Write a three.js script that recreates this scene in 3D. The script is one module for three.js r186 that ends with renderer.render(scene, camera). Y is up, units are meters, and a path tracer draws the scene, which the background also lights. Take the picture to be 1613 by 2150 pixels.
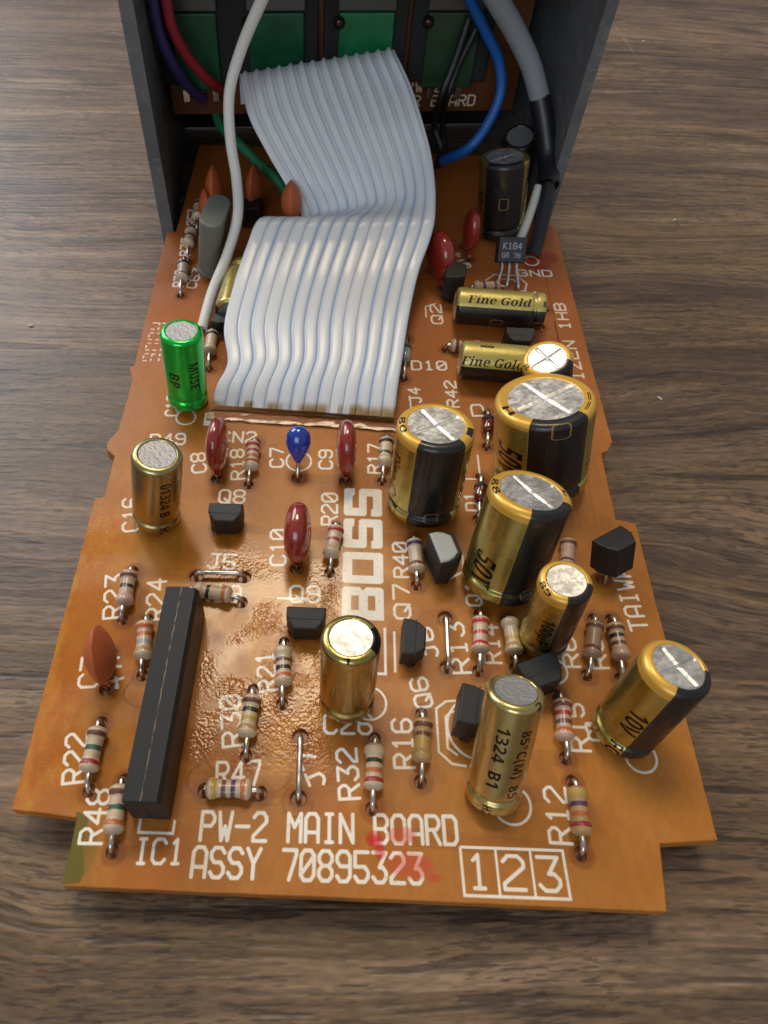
import * as THREE from 'three';
import { mergeGeometries, toCreasedNormals, mergeVertices } from 'three/addons/utils/BufferGeometryUtils.js';
import { RoundedBoxGeometry } from 'three/addons/geometries/RoundedBoxGeometry.js';

// ---------------------------------------------------------------- camera, light, exposure
const S = 0.001;                                    // everything below is measured in millimetres
const scene = new THREE.Scene();
const camera = new THREE.PerspectiveCamera(70.0, 768 / 1024, 0.004, 8);
camera.position.set(-4.54 * S, 70.32 * S, 31.67 * S);
camera.up.set(-0.0378, 0.5861, -0.8094);
camera.lookAt((-4.54 + 0.336) * S, (70.32 - 80.99) * S, (31.67 - 58.66) * S);
camera.setViewOffset(768, 1024, 55.5, -2.4, 768, 1024);   // the photograph's optical centre lies left of its middle
camera.focus = 0.084; camera.userData.fStop = 75;

const renderer = new THREE.WebGLRenderer({ antialias: true });
renderer.setSize(768, 1024);
renderer.toneMapping = THREE.LinearToneMapping;
renderer.toneMappingExposure = 0.98;
renderer.shadowMap.enabled = true;

scene.background = new THREE.Color(0.27, 0.265, 0.268);          // the light that the room's walls give back
function lamp(name, colour, power, w, h, at, aim) {
  const l = new THREE.RectAreaLight(colour, power, w, h);
  l.name = name; l.position.set(...at); l.lookAt(...aim); scene.add(l);
}
lamp('ceiling_lamp', new THREE.Color(1, 0.81, 0.55), 22, 0.44, 0.34, [-0.06, 1.5, -0.76], [0, 0, -0.02]);
lamp('room_window', new THREE.Color(0.86, 0.92, 1), 7.5, 1.5, 1.2, [-1.6, 1.55, -1.75], [0, 0, -0.05]);
lamp('far_window', new THREE.Color(0.8, 0.9, 1), 3.2, 1.3, 1.1, [-0.5, 1.15, 1.9], [0, 0, -0.06]);

// ---------------------------------------------------------------- helpers
let seed = 7;
const rnd = () => { seed = (seed * 1664525 + 1013904223) >>> 0; return seed / 4294967296; };
const V = (x, y, z) => new THREE.Vector3(x, y, z);
const lin = (r, g, b) => new THREE.Color().setRGB(r, g, b);
const used = {};
function numbered(n) { used[n] = (used[n] ?? -1) + 1; return used[n] ? n + '_' + String(used[n]).padStart(3, '0') : n; }
function tag(o, label, category, group, kind) {
  if (label) o.userData.label = label;
  if (category) o.userData.category = category;
  if (group) o.userData.group = group;
  if (kind) o.userData.kind = kind;
  return o;
}
function thing(name, label, category, [x, y, z], group) {
  const o = new THREE.Group(); o.name = numbered(name); o.position.set(x * S, y * S, z * S);
  scene.add(o); return tag(o, label, category, group);
}
const scaled = new WeakSet();
function part(name, geo, mat, parent, at, turn) {
  if (!scaled.has(geo)) { geo.scale(S, S, S); scaled.add(geo); }
  const m = new THREE.Mesh(geo, mat); m.name = name; m.castShadow = m.receiveShadow = true;
  if (at) m.position.set(at[0] * S, at[1] * S, at[2] * S);
  if (turn) m.rotation.set(...turn);
  parent.add(m); return m;
}
function tube(points, r, seg = 24, rad = 8, closed = false) {
  return new THREE.TubeGeometry(new THREE.CatmullRomCurve3(points.map((p) => V(...p)), closed, 'centripetal'), seg, r, rad, closed);
}
// value noise on a grid, for textures and wrinkles
function hash(x, y) { let h = (x * 374761393 + y * 668265263) | 0; h = Math.imul(h ^ (h >>> 13), 1274126177); return ((h ^ (h >>> 16)) >>> 0) / 4294967296; }
function vnoise(x, y) {
  const ix = Math.floor(x), iy = Math.floor(y), fx = x - ix, fy = y - iy, s = fx * fx * (3 - 2 * fx), t = fy * fy * (3 - 2 * fy);
  return (hash(ix, iy) * (1 - s) + hash(ix + 1, iy) * s) * (1 - t) + (hash(ix, iy + 1) * (1 - s) + hash(ix + 1, iy + 1) * s) * t;
}
function fbm(x, y, n = 4) { let a = 0.5, v = 0, k = 0; for (let i = 0; i < n; i++) { v += a * vnoise(x, y); k += a; a *= 0.5; x = x * 2.03 + 17.1; y = y * 2.03 + 9.7; } return v / k; }
const clamp = (x, a = 0, b = 1) => Math.min(b, Math.max(a, x));
const smooth = (a, b, x) => { const t = clamp((x - a) / (b - a)); return t * t * (3 - 2 * t); };
function dataTex(w, h, fn, srgb = false, repeat) {
  const d = new Uint8Array(w * h * 4);
  for (let y = 0; y < h; y++) for (let x = 0; x < w; x++) { const c = fn(x, y), o = (y * w + x) * 4; for (let k = 0; k < 3; k++) d[o + k] = clamp(Array.isArray(c) ? c[k] : c) * 255; d[o + 3] = 255; }
  const t = new THREE.DataTexture(d, w, h); t.magFilter = t.minFilter = THREE.LinearFilter; t.wrapS = t.wrapT = THREE.RepeatWrapping;
  if (srgb) t.colorSpace = THREE.SRGBColorSpace;
  if (repeat) t.repeat.set(...repeat);
  t.needsUpdate = true; return t;
}
function canvasTex(w, h, draw, srgb = true) {
  const c = document.createElement('canvas'); c.width = w; c.height = h;
  draw(c.getContext('2d'), w, h);
  const t = new THREE.CanvasTexture(c); t.wrapS = t.wrapT = THREE.RepeatWrapping; if (srgb) t.colorSpace = THREE.SRGBColorSpace;
  return t;
}

// plotter lettering: every glyph is a few strokes on a 4 by 6 grid
const O_ = '10 01 05 16 36 45 41 30 10';
const GLYPH = { A: '00 05 16 36 45 40|02 42', B: '00 06 36 45 44 33 03|33 42 41 30 00', C: '45 36 16 05 01 10 30 41', D: '00 06 36 45 41 30 00', E: '46 06 00 40|03 33', F: '46 06 00|03 33', G: '45 36 16 05 01 10 30 41 43 23', H: '00 06|40 46|03 43', I: '16 36|26 20|10 30', J: '16 46|36 31 20 10 01', K: '00 06|46 03 40', M: '00 06 23 46 40', N: '00 06 40 46', O: O_, P: '00 06 36 45 44 33 03', Q: O_ + '|22 40', R: '00 06 36 45 44 33 03|23 40', S: '45 36 16 05 04 13 33 42 41 30 10 01', T: '06 46|26 20', U: '06 01 10 30 41 46', V: '06 20 46', W: '06 10 23 30 46', Y: '06 23 46|23 20', Z: '06 46 00 40', 0: O_ + '|01 45', 1: '15 26 20|10 30', 2: '05 16 36 45 44 01 00 40', 3: '06 46 23 33 42 41 30 10 01', 4: '30 36 02 42', 5: '46 06 03 33 42 41 30 10 01', 6: '45 36 16 05 01 10 30 41 42 33 03', 7: '06 46 45 20', 8: '13 04 05 16 36 45 44 33 13 02 01 10 30 41 42 33', 9: '01 10 30 41 45 36 16 05 04 13 43', '-': '03 43', '+': '03 43|25 21' };
function letter(g, ch, x, y, w, h) {                 // strokes one glyph with its lower left corner at x, y of the current axes (y down)
  for (const s of (GLYPH[ch] ?? '').split('|')) {
    if (!s) continue;
    g.beginPath();
    s.split(' ').forEach((q, i) => { const px = x + (+q[0] / 4) * w, py = y - (+q[1] / 6) * h; i ? g.lineTo(px, py) : g.moveTo(px, py); });
    g.stroke();
  }
}
function lettering(g, text, w, h, pitch) { [...text].forEach((c, i) => letter(g, c, i * pitch, 0, w, h)); }

// ---------------------------------------------------------------- materials
const std = (o) => new THREE.MeshStandardMaterial(o), phy = (o) => new THREE.MeshPhysicalMaterial(o);
const grain = dataTex(256, 256, (x, y) => 0.5 * hash(x, y) + 0.5 * fbm(x / 9, y / 9, 3), false, [3, 3]);
const M = {
  lead: std({ color: lin(0.62, 0.6, 0.57), metalness: 1, roughness: 0.28, name: 'tinned wire' }),
  tin: phy({ color: lin(0.88, 0.87, 0.85), metalness: 1, roughness: 0.58, map: dataTex(256, 256, (x, y) => { const k = 0.68 + 0.32 * smooth(0.36, 0.6, 0.75 * fbm(x / 40, y / 16, 4) + 0.25 * fbm(x / 6, y / 6, 2)); return [k, k, k * 0.985]; }), roughnessMap: dataTex(128, 128, (x, y) => 0.55 + 0.45 * fbm(x / 6, y / 6, 3)), bumpMap: dataTex(256, 256, (x, y) => 0.6 * fbm(x / 5, y / 5, 3) + 0.4 * fbm(x / 22, y / 22, 2)), bumpScale: 0.000014, name: 'brushed aluminium' }),
  dull: phy({ color: lin(0.4, 0.4, 0.41), metalness: 0.85, roughness: 0.55, bumpMap: dataTex(256, 256, (x, y) => fbm(x / 7, y / 7, 4)), bumpScale: 0.00006, name: 'dull aluminium' }),
  black: phy({ color: lin(0.0085, 0.009, 0.0105), roughness: 0.42, bumpMap: grain, bumpScale: 0.00002, name: 'moulded epoxy' }),
  blackGrey: phy({ color: lin(0.013, 0.0135, 0.0145), roughness: 0.5, bumpMap: grain, bumpScale: 0.000025, name: 'dusty moulded epoxy' }),
  greyTop: phy({ color: lin(0.42, 0.43, 0.41), roughness: 0.35, bumpMap: grain, bumpScale: 0.00003, name: 'worn pale epoxy' }),
  red: phy({ color: lin(0.27, 0.022, 0.016), roughness: 0.2, clearcoat: 0.8, clearcoatRoughness: 0.06, name: 'dipped red lacquer' }),
  orange: phy({ color: lin(0.5, 0.115, 0.036), roughness: 0.5, bumpMap: grain, bumpScale: 0.00002, name: 'dipped orange coating' }),
  blue: phy({ color: lin(0.008, 0.045, 0.36), roughness: 0.16, clearcoat: 0.9, clearcoatRoughness: 0.05, name: 'dipped blue lacquer' }),
  redGlass: phy({ color: lin(0.12, 0.012, 0.006), roughness: 0.1, clearcoat: 1, clearcoatRoughness: 0.04, name: 'red glass' }),
  greyGlass: phy({ color: lin(0.3, 0.32, 0.36), roughness: 0.2, clearcoat: 0.8, name: 'grey glass' }),
  rubber: std({ color: lin(0.02, 0.02, 0.022), roughness: 0.7, name: 'black rubber' }),
  steel: phy({ color: lin(0.25, 0.26, 0.27), roughness: 0.5, metalness: 0.12, bumpMap: grain, bumpScale: 0.0001, name: 'grey painted metal', map: dataTex(256, 256, (x, y) => 0.72 + 0.5 * (fbm(x / 30, y / 30, 4) - 0.4) + 0.25 * smooth(0.66, 0.72, fbm(x / 9, y / 5, 3)), false, [1 / 40, 1 / 40]), roughnessMap: dataTex(256, 256, (x, y) => 0.6 + 0.8 * (fbm(x / 22, y / 22, 4) - 0.3), false, [1 / 40, 1 / 40]) }),
  inside: std({ color: lin(0.013, 0.014, 0.014), roughness: 0.8, name: 'dark inside of case' }),
};
const wireMat = (r, g, b, rough = 0.45) => phy({ color: lin(r, g, b), roughness: rough, bumpMap: grain, bumpScale: 0.00003 });

// ---------------------------------------------------------------- table
const TABLE_Y = -4.2;
{
  const SIDE = 125;                                  // the sheet is four squares of 125 mm; the grain runs across the picture
  const wood = (u, v) => {
    const bow = 9 * fbm(u / 70, v / 45 + 3, 2) + 2.4 * fbm(u / 16 + 8, v / 8, 2) * smooth(0.45, 0.65, fbm(u / 40 + 9, v / 30, 2));
    const w = v + bow;
    const bands = fbm(u / 120 + 2, w / 8, 3), streak = fbm(u / 34 + 11, w / 1.5, 4), fibre = fbm(u / 8 + 3, w / 0.42, 3), pore = fbm(u / 1.1, w / 0.22, 2), mottle = fbm(u / 7 + 50, w / 4, 4);
    const t = smooth(0.34, 0.66, 0.36 * bands + 0.34 * streak + 0.14 * fibre + 0.16 * mottle);
    const slit = smooth(0.63, 0.7, fbm(u / 11 + 40, w / 0.75, 3)) * smooth(0.42, 0.56, fbm(u / 30 + 5, w / 9, 2));
    const tan = smooth(0.56, 0.7, fbm(u / 60 + 31, w / 2.2 + 60, 4)) * smooth(0.38, 0.58, fbm(u / 45 + 3, w / 14 + 7, 2));
    const ochre = smooth(0.44, 0.68, fbm(u / 50 + 70, w / 7 + 20, 4));
    const sx = 66 + (v + 180) * 0.07 + 0.5 * (fbm(v / 9, 3, 2) - 0.5), scratch = v > -181 && v < -104 ? smooth(0.22, 0.05, Math.abs(u - sx)) * smooth(0.3, 0.6, fbm(v / 5, 8, 2)) : 0;
    const pit = smooth(0.6, 0.68, fbm(u / 1.5 + 21, w / 0.17, 2)) * smooth(0.36, 0.56, fbm(u / 14 + 2, w / 3, 3));
    return { t, slit, tan, ochre, fibre, pore, scratch, pit };
  };
  const X = -115, Z = -210, mats = [];
  const bump = (q) => dataTex(1024, 1024, (x, y) => { const k = wood(X + (q % 2) * SIDE + x / 1024 * SIDE, Z + (q >> 1) * SIDE + (1 - y / 1024) * SIDE); return 0.45 + 0.25 * (k.t - 0.5) + 0.3 * (k.fibre - 0.5) + 0.2 * (k.pore - 0.5) - 0.25 * k.slit; });
  const g = new THREE.BufferGeometry(), pos = [], uv = [], nor = [], idx = [];
  for (let q = 0; q < 4; q++) {
    const map = dataTex(2048, 2048, (x, y) => {
      const k = wood(X + (q % 2) * SIDE + x / 2048 * SIDE, Z + (q >> 1) * SIDE + (1 - y / 2048) * SIDE);
      const a = [80, 61, 49], b = [118, 95, 75], o = [122, 97, 63], p = [160, 136, 112], c = [40, 31, 27];
      return [0, 1, 2].map((i) => { let z = a[i] + (b[i] - a[i]) * k.t; z += (o[i] - z) * k.ochre * 0.35; z += (p[i] - z) * k.tan * 0.5; z += (c[i] - z) * k.slit * 0.5; z += (c[i] - z) * k.pit * 0.42; z += (178 - 12 * i - z) * k.scratch * 0.45; return (z * (0.68 + 0.32 * k.fibre + 0.34 * k.pore)) / 255; });
    }, true);
    const bm = bump(q); for (const t of [map, bm]) t.wrapS = t.wrapT = THREE.ClampToEdgeWrapping;
    mats.push(phy({ map, bumpMap: bm, bumpScale: 0.00016, roughness: 0.42, name: 'wood-grain laminate' }));
    const x0 = X + (q % 2) * SIDE, z0 = Z + (q >> 1) * SIDE, far = 180;      // the outer edges run on past the pictured part
    const L = q % 2 ? x0 : x0 - far, R = q % 2 ? x0 + SIDE + far : x0 + SIDE, T = q >> 1 ? z0 : z0 - far, B = q >> 1 ? z0 + SIDE + far : z0 + SIDE;
    for (const [x, z] of [[L, T], [L, B], [R, B], [R, T]]) { pos.push(x, 0, z); nor.push(0, 1, 0); uv.push((x - x0) / SIDE, 1 - (z - z0) / SIDE); }
    idx.push(q * 4, q * 4 + 1, q * 4 + 2, q * 4, q * 4 + 2, q * 4 + 3); g.addGroup(q * 6, 6, q);
  }
  g.setAttribute('position', new THREE.Float32BufferAttribute(pos, 3)); g.setAttribute('normal', new THREE.Float32BufferAttribute(nor, 3)); g.setAttribute('uv', new THREE.Float32BufferAttribute(uv, 2)); g.setIndex(idx);
  const t = part('table_top', g, mats, scene, [0, TABLE_Y, 0], [0, 0.02, 0]);
  tag(t, 'grey brown wood-grain table top under the circuit board', null, null, 'structure');
}

// ---------------------------------------------------------------- holes and circuit board
const holes = [];
const hole = (x, z, rx = 0.55, rz = 0.66) => holes.push([x, z, rx, rz]);
const prints = [];
function print(text, x0, z0, x1, z1, h) { prints.push([text, x0, z0, x1, z1, h]); }
print('PW-2 MAIN BOARD', -14.7, 17.2, 8.4, 16.8, 2.4);
print('ASSY 70895323', -15.1, 20.2, 5.1, 20.1, 2.4);
print('IC1', -20.2, 19.3, -16.1, 19.2, 2.0);
print('Q8', -17.4, -20.4, -14.4, -20.5, 1.9);
print('J5', -17.6, -11.2, -14.6, -11.2, 1.9);
print('Q9', -8.1, -7.3, -4.9, -7.4, 2);
print('R19', -18.2, -7, -13.6, -7, 2);
print('C26', -3.9, 7.1, 0.7, 7, 2);
print('R47', -13.8, 12.5, -9.8, 12.2, 2.2);
print('CN2', -18.4, -30, -13.9, -30.1, 1.8);
print('R49', -27.1, -29, -22.8, -29.4, 1.8);
print('D10', 6.7, -44.7, 11.5, -44.9, 1.7);
print('GND', 24.3, -66.9, 29.6, -67.1, 1.5);
print('Q1', 23.9, -61.5, 27, -61.4, 1.6);
print('C8', -19.5, -25.1, -20.1, -28.1, 1.7);
print('R18', -14.7, -24.2, -15.3, -28.9, 1.6);
print('C7', -10.1, -26.3, -10.3, -29.3, 1.6);
print('C9', -4, -26.3, -4.1, -29.3, 1.6);
print('R17', 2, -25.9, 2, -30.5, 1.5);
print('R20', -3.2, -17.8, -3.3, -22.4, 1.8);
print('C10', -8.9, -12, -9.2, -16.8, 1.7);
print('R40', 5, -11, 4.9, -15.6, 1.6);
print('Q7', 5, -5.8, 4.9, -9.9, 1.7);
print('Q13', 12.9, -7.7, 12.9, -12.4, 1.6);
print('R23', -25.9, -4.7, -26.7, -10, 2.0);
print('R24', -21.3, -4.7, -22, -9.6, 2.0);
print('C3', -26.9, 3.2, -27.2, 0, 1.9);
print('47P', -24.2, 3, -25.8, -1.1, 2);
print('R22', -26.1, 12.5, -26.8, 7.9, 2.0);
print('R48', -23.4, 17.8, -23.5, 13.2, 2.0);
print('R30', -11.7, 8.5, -12.6, 3.5, 1.9);
print('R21', -8.8, 2.8, -9.5, -1.3, 1.8);
print('J7', -3.6, 11.8, -5, 8.8, 1.5);
print('R32', -0.4, 13.1, -0.8, 8.5, 1.9);
print('R16', 4.8, 10.1, 4.6, 5.4, 1.9);
print('Q6', 6.9, 3.9, 6.3, 0.9, 1.7);
print('J6', 7.8, -1.6, 7.1, -4.8, 1.3);
print('R13', 11, 0.2, 10.6, -5.5, 1.8);
print('R14', 14.3, -1, 14.3, -5.4, 1.7);
print('R12', 18.8, 16.4, 18.9, 11.5, 2.0);
print('R15', 22, 7.9, 22, 3.2, 1.8);
print('R6', 22.5, -0.9, 22.4, -4.2, 1.6);
print('R8', 25.5, -0.9, 25.3, -4.3, 1.6);
print('TAIWAN', 30.7, -5.5, 29.9, -15.1, 1.9);
print('CITIZEN 1HB', 30.6, -37.6, 30.4, -60.4, 1.6);
print('Q2', 11.6, -54.7, 11.5, -59, 1.6);
print('R53', -27.8, -77.3, -28.2, -81.7, 1.5);
print('R33', -27.7, -68.9, -28.1, -73.5, 1.5);
print('R38', -27.6, -61, -27.8, -65, 1.5);
print('C63', -25.7, -60.7, -25.2, -65.5, 1.4);
print('C18', -24.4, -34.3, -24.7, -38, 1.6);
print('C16', -26.2, -16, -27.1, -20.7, 1.8);
print('R42', 12.7, -37.8, 12.5, -42.7, 1.5);
print('J4', 7.7, -38.4, 7.5, -41.1, 1.5);
print('D1', 13.7, -20.7, 13.6, -23.3, 1.4);
print('D', 16, -36.4, 15.8, -38.4, 1.6);
print('C1', 23.8, 6.8, 23.8, 4.7, 1.7);
print('Q14', 17, -68.8, 15.4, -72.5, 1.4);

// ---------------------------------------------------------------- builders of the parts that stand on the board
const leadDown = (x0, y0, z0, hx, hz, r = 0.26) => tube([[x0, y0, z0], [x0 + (hx - x0) * 0.75, y0 - 0.05, z0 + (hz - z0) * 0.75], [hx, y0 * 0.45, hz], [hx, -2.2, hz]], r, 14, 7);
const BAND = { r: [0.33, 0.02, 0.02], R: [0.5, 0.02, 0.02], o: [0.5, 0.13, 0.03], n: [0.14, 0.05, 0.03], k: [0.012, 0.01, 0.01], y: [0.5, 0.3, 0.05], v: [0.07, 0.03, 0.1], G: [0.03, 0.1, 0.06], g: [0.3, 0.3, 0.3], e: [0.4, 0.25, 0.07], x: null, h: null };
const TAN = [0.56, 0.43, 0.29], PINK = [0.52, 0.34, 0.25], OCHRE = [0.46, 0.28, 0.11], BROWN = [0.33, 0.21, 0.14], BLACK = M.black, GREYTOP = 'greyTop', RED = M.red, ORANGE = M.orange, REDGLASS = M.redGlass, GREYGLASS = M.greyGlass;
const resistorSkin = phy({ vertexColors: true, roughness: 0.34, clearcoat: 0.5, clearcoatRoughness: 0.18, bumpMap: grain, bumpScale: 0.00002, name: 'resistor enamel' });
function bodyAlong(len, rMid, rEnd, colour, bands) {  // a lathe along y with sharp rings of colour
  const n = bands.length, half = len / 2, neck = 0.3;
  const radius = (y) => { const a = Math.abs(y) / half; if (a > 0.8) { const q = (a - 0.8) / 0.2; return neck + (rEnd - neck) * Math.sqrt(Math.max(0, 1 - q * q)) * (1 - 0.25 * q); } return rMid + (rEnd - rMid) * smooth(0.4, 0.66, a); };
  const at = (y) => { for (let i = 0; i < n; i++) { const c = half * 0.62 - i * (half * 1.22 / Math.max(1, n - 1)); if (BAND[bands[i]] && Math.abs(y - c) < half * 0.105) return BAND[bands[i]]; } return colour; };
  const pts = [new THREE.Vector2(0.02, -half)]; for (let i = 0; i <= 72; i++) { const y = -half + (len * i) / 72; pts.push(new THREE.Vector2(radius(y), y)); } pts.push(new THREE.Vector2(0.02, half));
  const g = new THREE.LatheGeometry(pts, 20), c = new Float32Array(g.attributes.position.count * 3), s0 = rnd() * 90;
  for (let i = 0; i < g.attributes.position.count; i++) { const y = g.attributes.position.getY(i), x = g.attributes.position.getX(i), k = at(y + 0.1 * (vnoise(x * 2 + s0, y * 3) - 0.5)), w = 0.86 + 0.28 * fbm(x * 1.5 + s0, y * 2.2, 3); c.set(k.map((q) => q * w), i * 3); }
  g.setAttribute('color', new THREE.BufferAttribute(c, 3)); return g;
}
function resistor([ax, az], [bx, bz], colour, bands, label, yc) {
  const t = thing('resistor', label, 'resistor', [(ax + bx) / 2, 0, (az + bz) / 2], 'resistors on the circuit board');
  const d = Math.hypot(bx - ax, bz - az), turn = Math.atan2(bx - ax, bz - az), len = Math.min(4.3, d - 1.0), b = len / 2;
  t.rotation.y = turn;                               // local z runs from the first hole to the second
  part('body', bodyAlong(len, 0.78, 0.96, colour, bands).rotateX(-Math.PI / 2), resistorSkin, t, [0, yc + 0.12 * (rnd() - 0.5), -d * 0.045], [0.1 * (rnd() - 0.5), 0.14 * (rnd() - 0.5), 0]);
  for (const s of [-1, 1]) { part('lead', leadDown(0, yc, s * (b - 0.25) - d * 0.045, 0, s * d / 2), M.lead, t); }
  hole(ax, az); hole(bx, bz);
}
function diode([ax, az], [bx, bz], mat, label) {
  const t = thing('diode', label, 'diode', [(ax + bx) / 2, 0, (az + bz) / 2], 'glass diodes on the circuit board');
  const d = Math.hypot(bx - ax, bz - az); t.rotation.y = Math.atan2(bx - ax, bz - az);
  const pts = []; for (let i = 0; i <= 12; i++) { const a = (i / 12 - 0.5) * Math.PI; pts.push(new THREE.Vector2(0.82 * Math.cos(a) ** 0.5 + 0.01, 1.55 * Math.sin(a))); }
  part('body', new THREE.LatheGeometry(pts, 20).rotateX(Math.PI / 2), mat, t, [0, 0.9, -0.1]);
  part('band', new THREE.CylinderGeometry(0.85, 0.85, 0.4, 20, 1, true).rotateX(Math.PI / 2), M.rubber, t, [0, 0.9, -0.8]);
  for (const s of [-1, 1]) part('lead', leadDown(0, 0.9, s * 1.35, 0, s * d / 2), M.lead, t);
  hole(ax, az); hole(bx, bz);
}

// electrolytic capacitors: printed sleeve, crimped foot, aluminium top, two leads
const GOLD = 'rgb(190,178,98)', INK = 'rgb(34,26,14)';
const vtext = (g, text, u, v, size, fill = INK, font = 'bold', family = 'sans-serif', squeeze = 1) => { g.save(); g.translate(u * 512, (1 - v) * 512); g.rotate(Math.PI / 2); g.scale(squeeze, 1); g.font = `${font} ${size}px ${family}`; g.textAlign = 'center'; g.textBaseline = 'middle'; g.fillStyle = fill; g.fillText(text, 0, 0); g.restore(); };
const minus = (g, u, v) => { g.strokeStyle = 'rgb(150,120,60)'; g.lineWidth = 3; g.beginPath(); g.roundRect(u * 512 - 15, (1 - v) * 512 - 30, 30, 60, 9); g.stroke(); };
const topMarks = (g, u, txt) => { g.save(); g.translate(u * 512, 27); g.scale(1.7, 1); g.font = 'bold 34px sans-serif'; g.textAlign = 'center'; g.textBaseline = 'middle'; g.fillStyle = INK; g.fillText(txt, 0, 0); g.restore(); };
const STYLE = {
  green: { base: 'rgb(16,196,66)', metal: 0.6, rough: 0.2, draw(g) { vtext(g, 'MUSE', 0.6, 0.55, 54, 'rgb(8,50,20)', 'bold', 'sans-serif', 1.15); vtext(g, 'BP', 0.44, 0.5, 60, 'rgb(8,50,20)', 'bold', 'sans-serif', 1.3); vtext(g, '8', 0.5, 0.07, 40, 'rgb(5,40,15)'); topMarks(g, 0.3, '1'); topMarks(g, 0.8, '2'); } },
  plain: { base: 'rgb(176,164,112)', metal: 1, rough: 0.3, draw(g) { vtext(g, '01324 B', 0.58, 0.58, 50, INK, 'bold', 'sans-serif', 1.25); vtext(g, 'H22', 0.58, 0.12, 44); vtext(g, '85°C(M)', 0.7, 0.56, 44, 'rgb(60,46,24)', 'bold', 'sans-serif', 1.2); g.fillStyle = 'rgba(30,24,14,0.85)'; for (let i = 0; i < 4; i++) g.fillRect(0.74 * 512, 100 + i * 95, 40, 56); } },
  dark: { base: 'rgb(178,160,92)', metal: 1, rough: 0.26, draw(g) { g.fillStyle = 'rgb(22,18,17)'; g.fillRect(0.655 * 512, 0, 90, 512); vtext(g, '01324 B', 0.86, 0.5, 46); vtext(g, '16V', 0.15, 0.5, 46); topMarks(g, 0.48, '1'); } },
  stripe: { base: GOLD, metal: 1, rough: 0.32, stripe: [0.585, 0.24], draw(g) { vtext(g, '100µF', 0.41, 0.5, 56, 'rgb(52,38,18)', 'bold', 'sans-serif', 1.1); topMarks(g, 0.3, '85'); } },
  tall: { base: 'rgb(196,176,110)', metal: 0.9, rough: 0.24, draw(g) { vtext(g, '1324  B1', 0.43, 0.56, 50, INK, 'bold', 'sans-serif', 1.3); vtext(g, '85°C(M)  85', 0.56, 0.52, 44, INK, 'bold', 'sans-serif', 1.2); vtext(g, 'H22', 0.43, 0.1, 36); topMarks(g, 0.62, '2'); } },
  edge: { base: GOLD, metal: 1, rough: 0.32, stripe: [0.565, 0.3], draw(g) { vtext(g, '10V', 0.365, 0.5, 66, 'rgb(44,32,16)', 'bold', 'sans-serif', 1.1); vtext(g, 'FG', 0.37, 0.16, 54); } },
  fineA: { base: GOLD, metal: 0.9, rough: 0.27, stripe: [0.5, 0.21], draw(g) { vtext(g, 'Fine Gold', 0.27, 0.45, 66, 'rgb(50,36,16)', 'italic bold', 'serif'); vtext(g, '50V', 0.74, 0.5, 70, INK, 'italic bold', 'serif', 1.2); minus(g, 0.5, 0.25); topMarks(g, 0.24, '80'); g.fillStyle = INK; g.fillRect(0.66 * 512, 14, 30, 26); } },
  fineBig: { base: GOLD, metal: 0.9, rough: 0.27, stripe: [0.5, 0.2], draw(g) { vtext(g, '50V', 0.33, 0.56, 76, 'rgb(48,34,16)', 'italic bold', 'sans-serif'); vtext(g, '105', 0.33, 0.22, 60, 'rgb(48,34,16)', 'italic bold', 'sans-serif'); vtext(g, '470µF', 0.69, 0.5, 64, 'rgb(52,40,22)'); minus(g, 0.5, 0.86); topMarks(g, 0.29, 'H'); topMarks(g, 0.68, '=='); } },
  fineB: { base: GOLD, metal: 0.9, rough: 0.27, stripe: [0.56, 0.22], draw(g) { vtext(g, '50V', 0.34, 0.38, 70, 'rgb(46,32,14)', 'italic bold', 'serif', 1.1); vtext(g, 'FG', 0.76, 0.4, 66); minus(g, 0.56, 0.25); topMarks(g, 0.22, '88'); topMarks(g, 0.75, '2'); } },
  ringed: { base: GOLD, metal: 1, rough: 0.25, stripe: [0.6, 0.2], draw(g) { topMarks(g, 0.3, '8'); } },
  back: { base: 'rgb(176,150,72)', metal: 0.9, rough: 0.28, stripe: [0.49, 0.27], draw(g) { vtext(g, 'Fine Gold', 0.7, 0.5, 66, 'rgb(30,24,10)', 'italic bold', 'serif', 1.15); vtext(g, '50V', 0.3, 0.55, 56); minus(g, 0.49, 0.55); } },
  black: { base: 'rgb(24,24,26)', metal: 0, rough: 0.3, draw() {} },
  lyingA: { base: 'rgb(206,190,108)', metal: 0.55, rough: 0.34, stripe: [0.47, 0.25], draw(g) { vtext(g, 'Fine Gold', 0.66, 0.56, 50, INK, 'italic bold', 'serif', 1.3); minus(g, 0.46, 0.55); minus(g, 0.46, 0.12); vtext(g, '88', 0.66, 0.08, 40); } },
  lyingB: { base: 'rgb(206,190,108)', metal: 0.55, rough: 0.34, stripe: [0.44, 0.22], draw(g) { vtext(g, 'Fine Gold', 0.6, 0.66, 50, INK, 'italic bold', 'serif', 1.3); vtext(g, 'HE', 0.53, 0.4, 44); g.fillStyle = 'rgba(40,30,14,0.7)'; g.fillRect(0.73 * 512, 110, 14, 70); } },
  under: { base: 'rgb(190,172,100)', metal: 0.8, rough: 0.3, stripe: [0.3, 0.3], draw() {} },
};
const sleeveMats = {}, shrink = dataTex(256, 256, (x, y) => 0.65 * fbm(x / 60, y / 26, 3) + 0.25 * fbm(x / 14, y / 40, 2) + 0.1 * hash(x, y));
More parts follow.
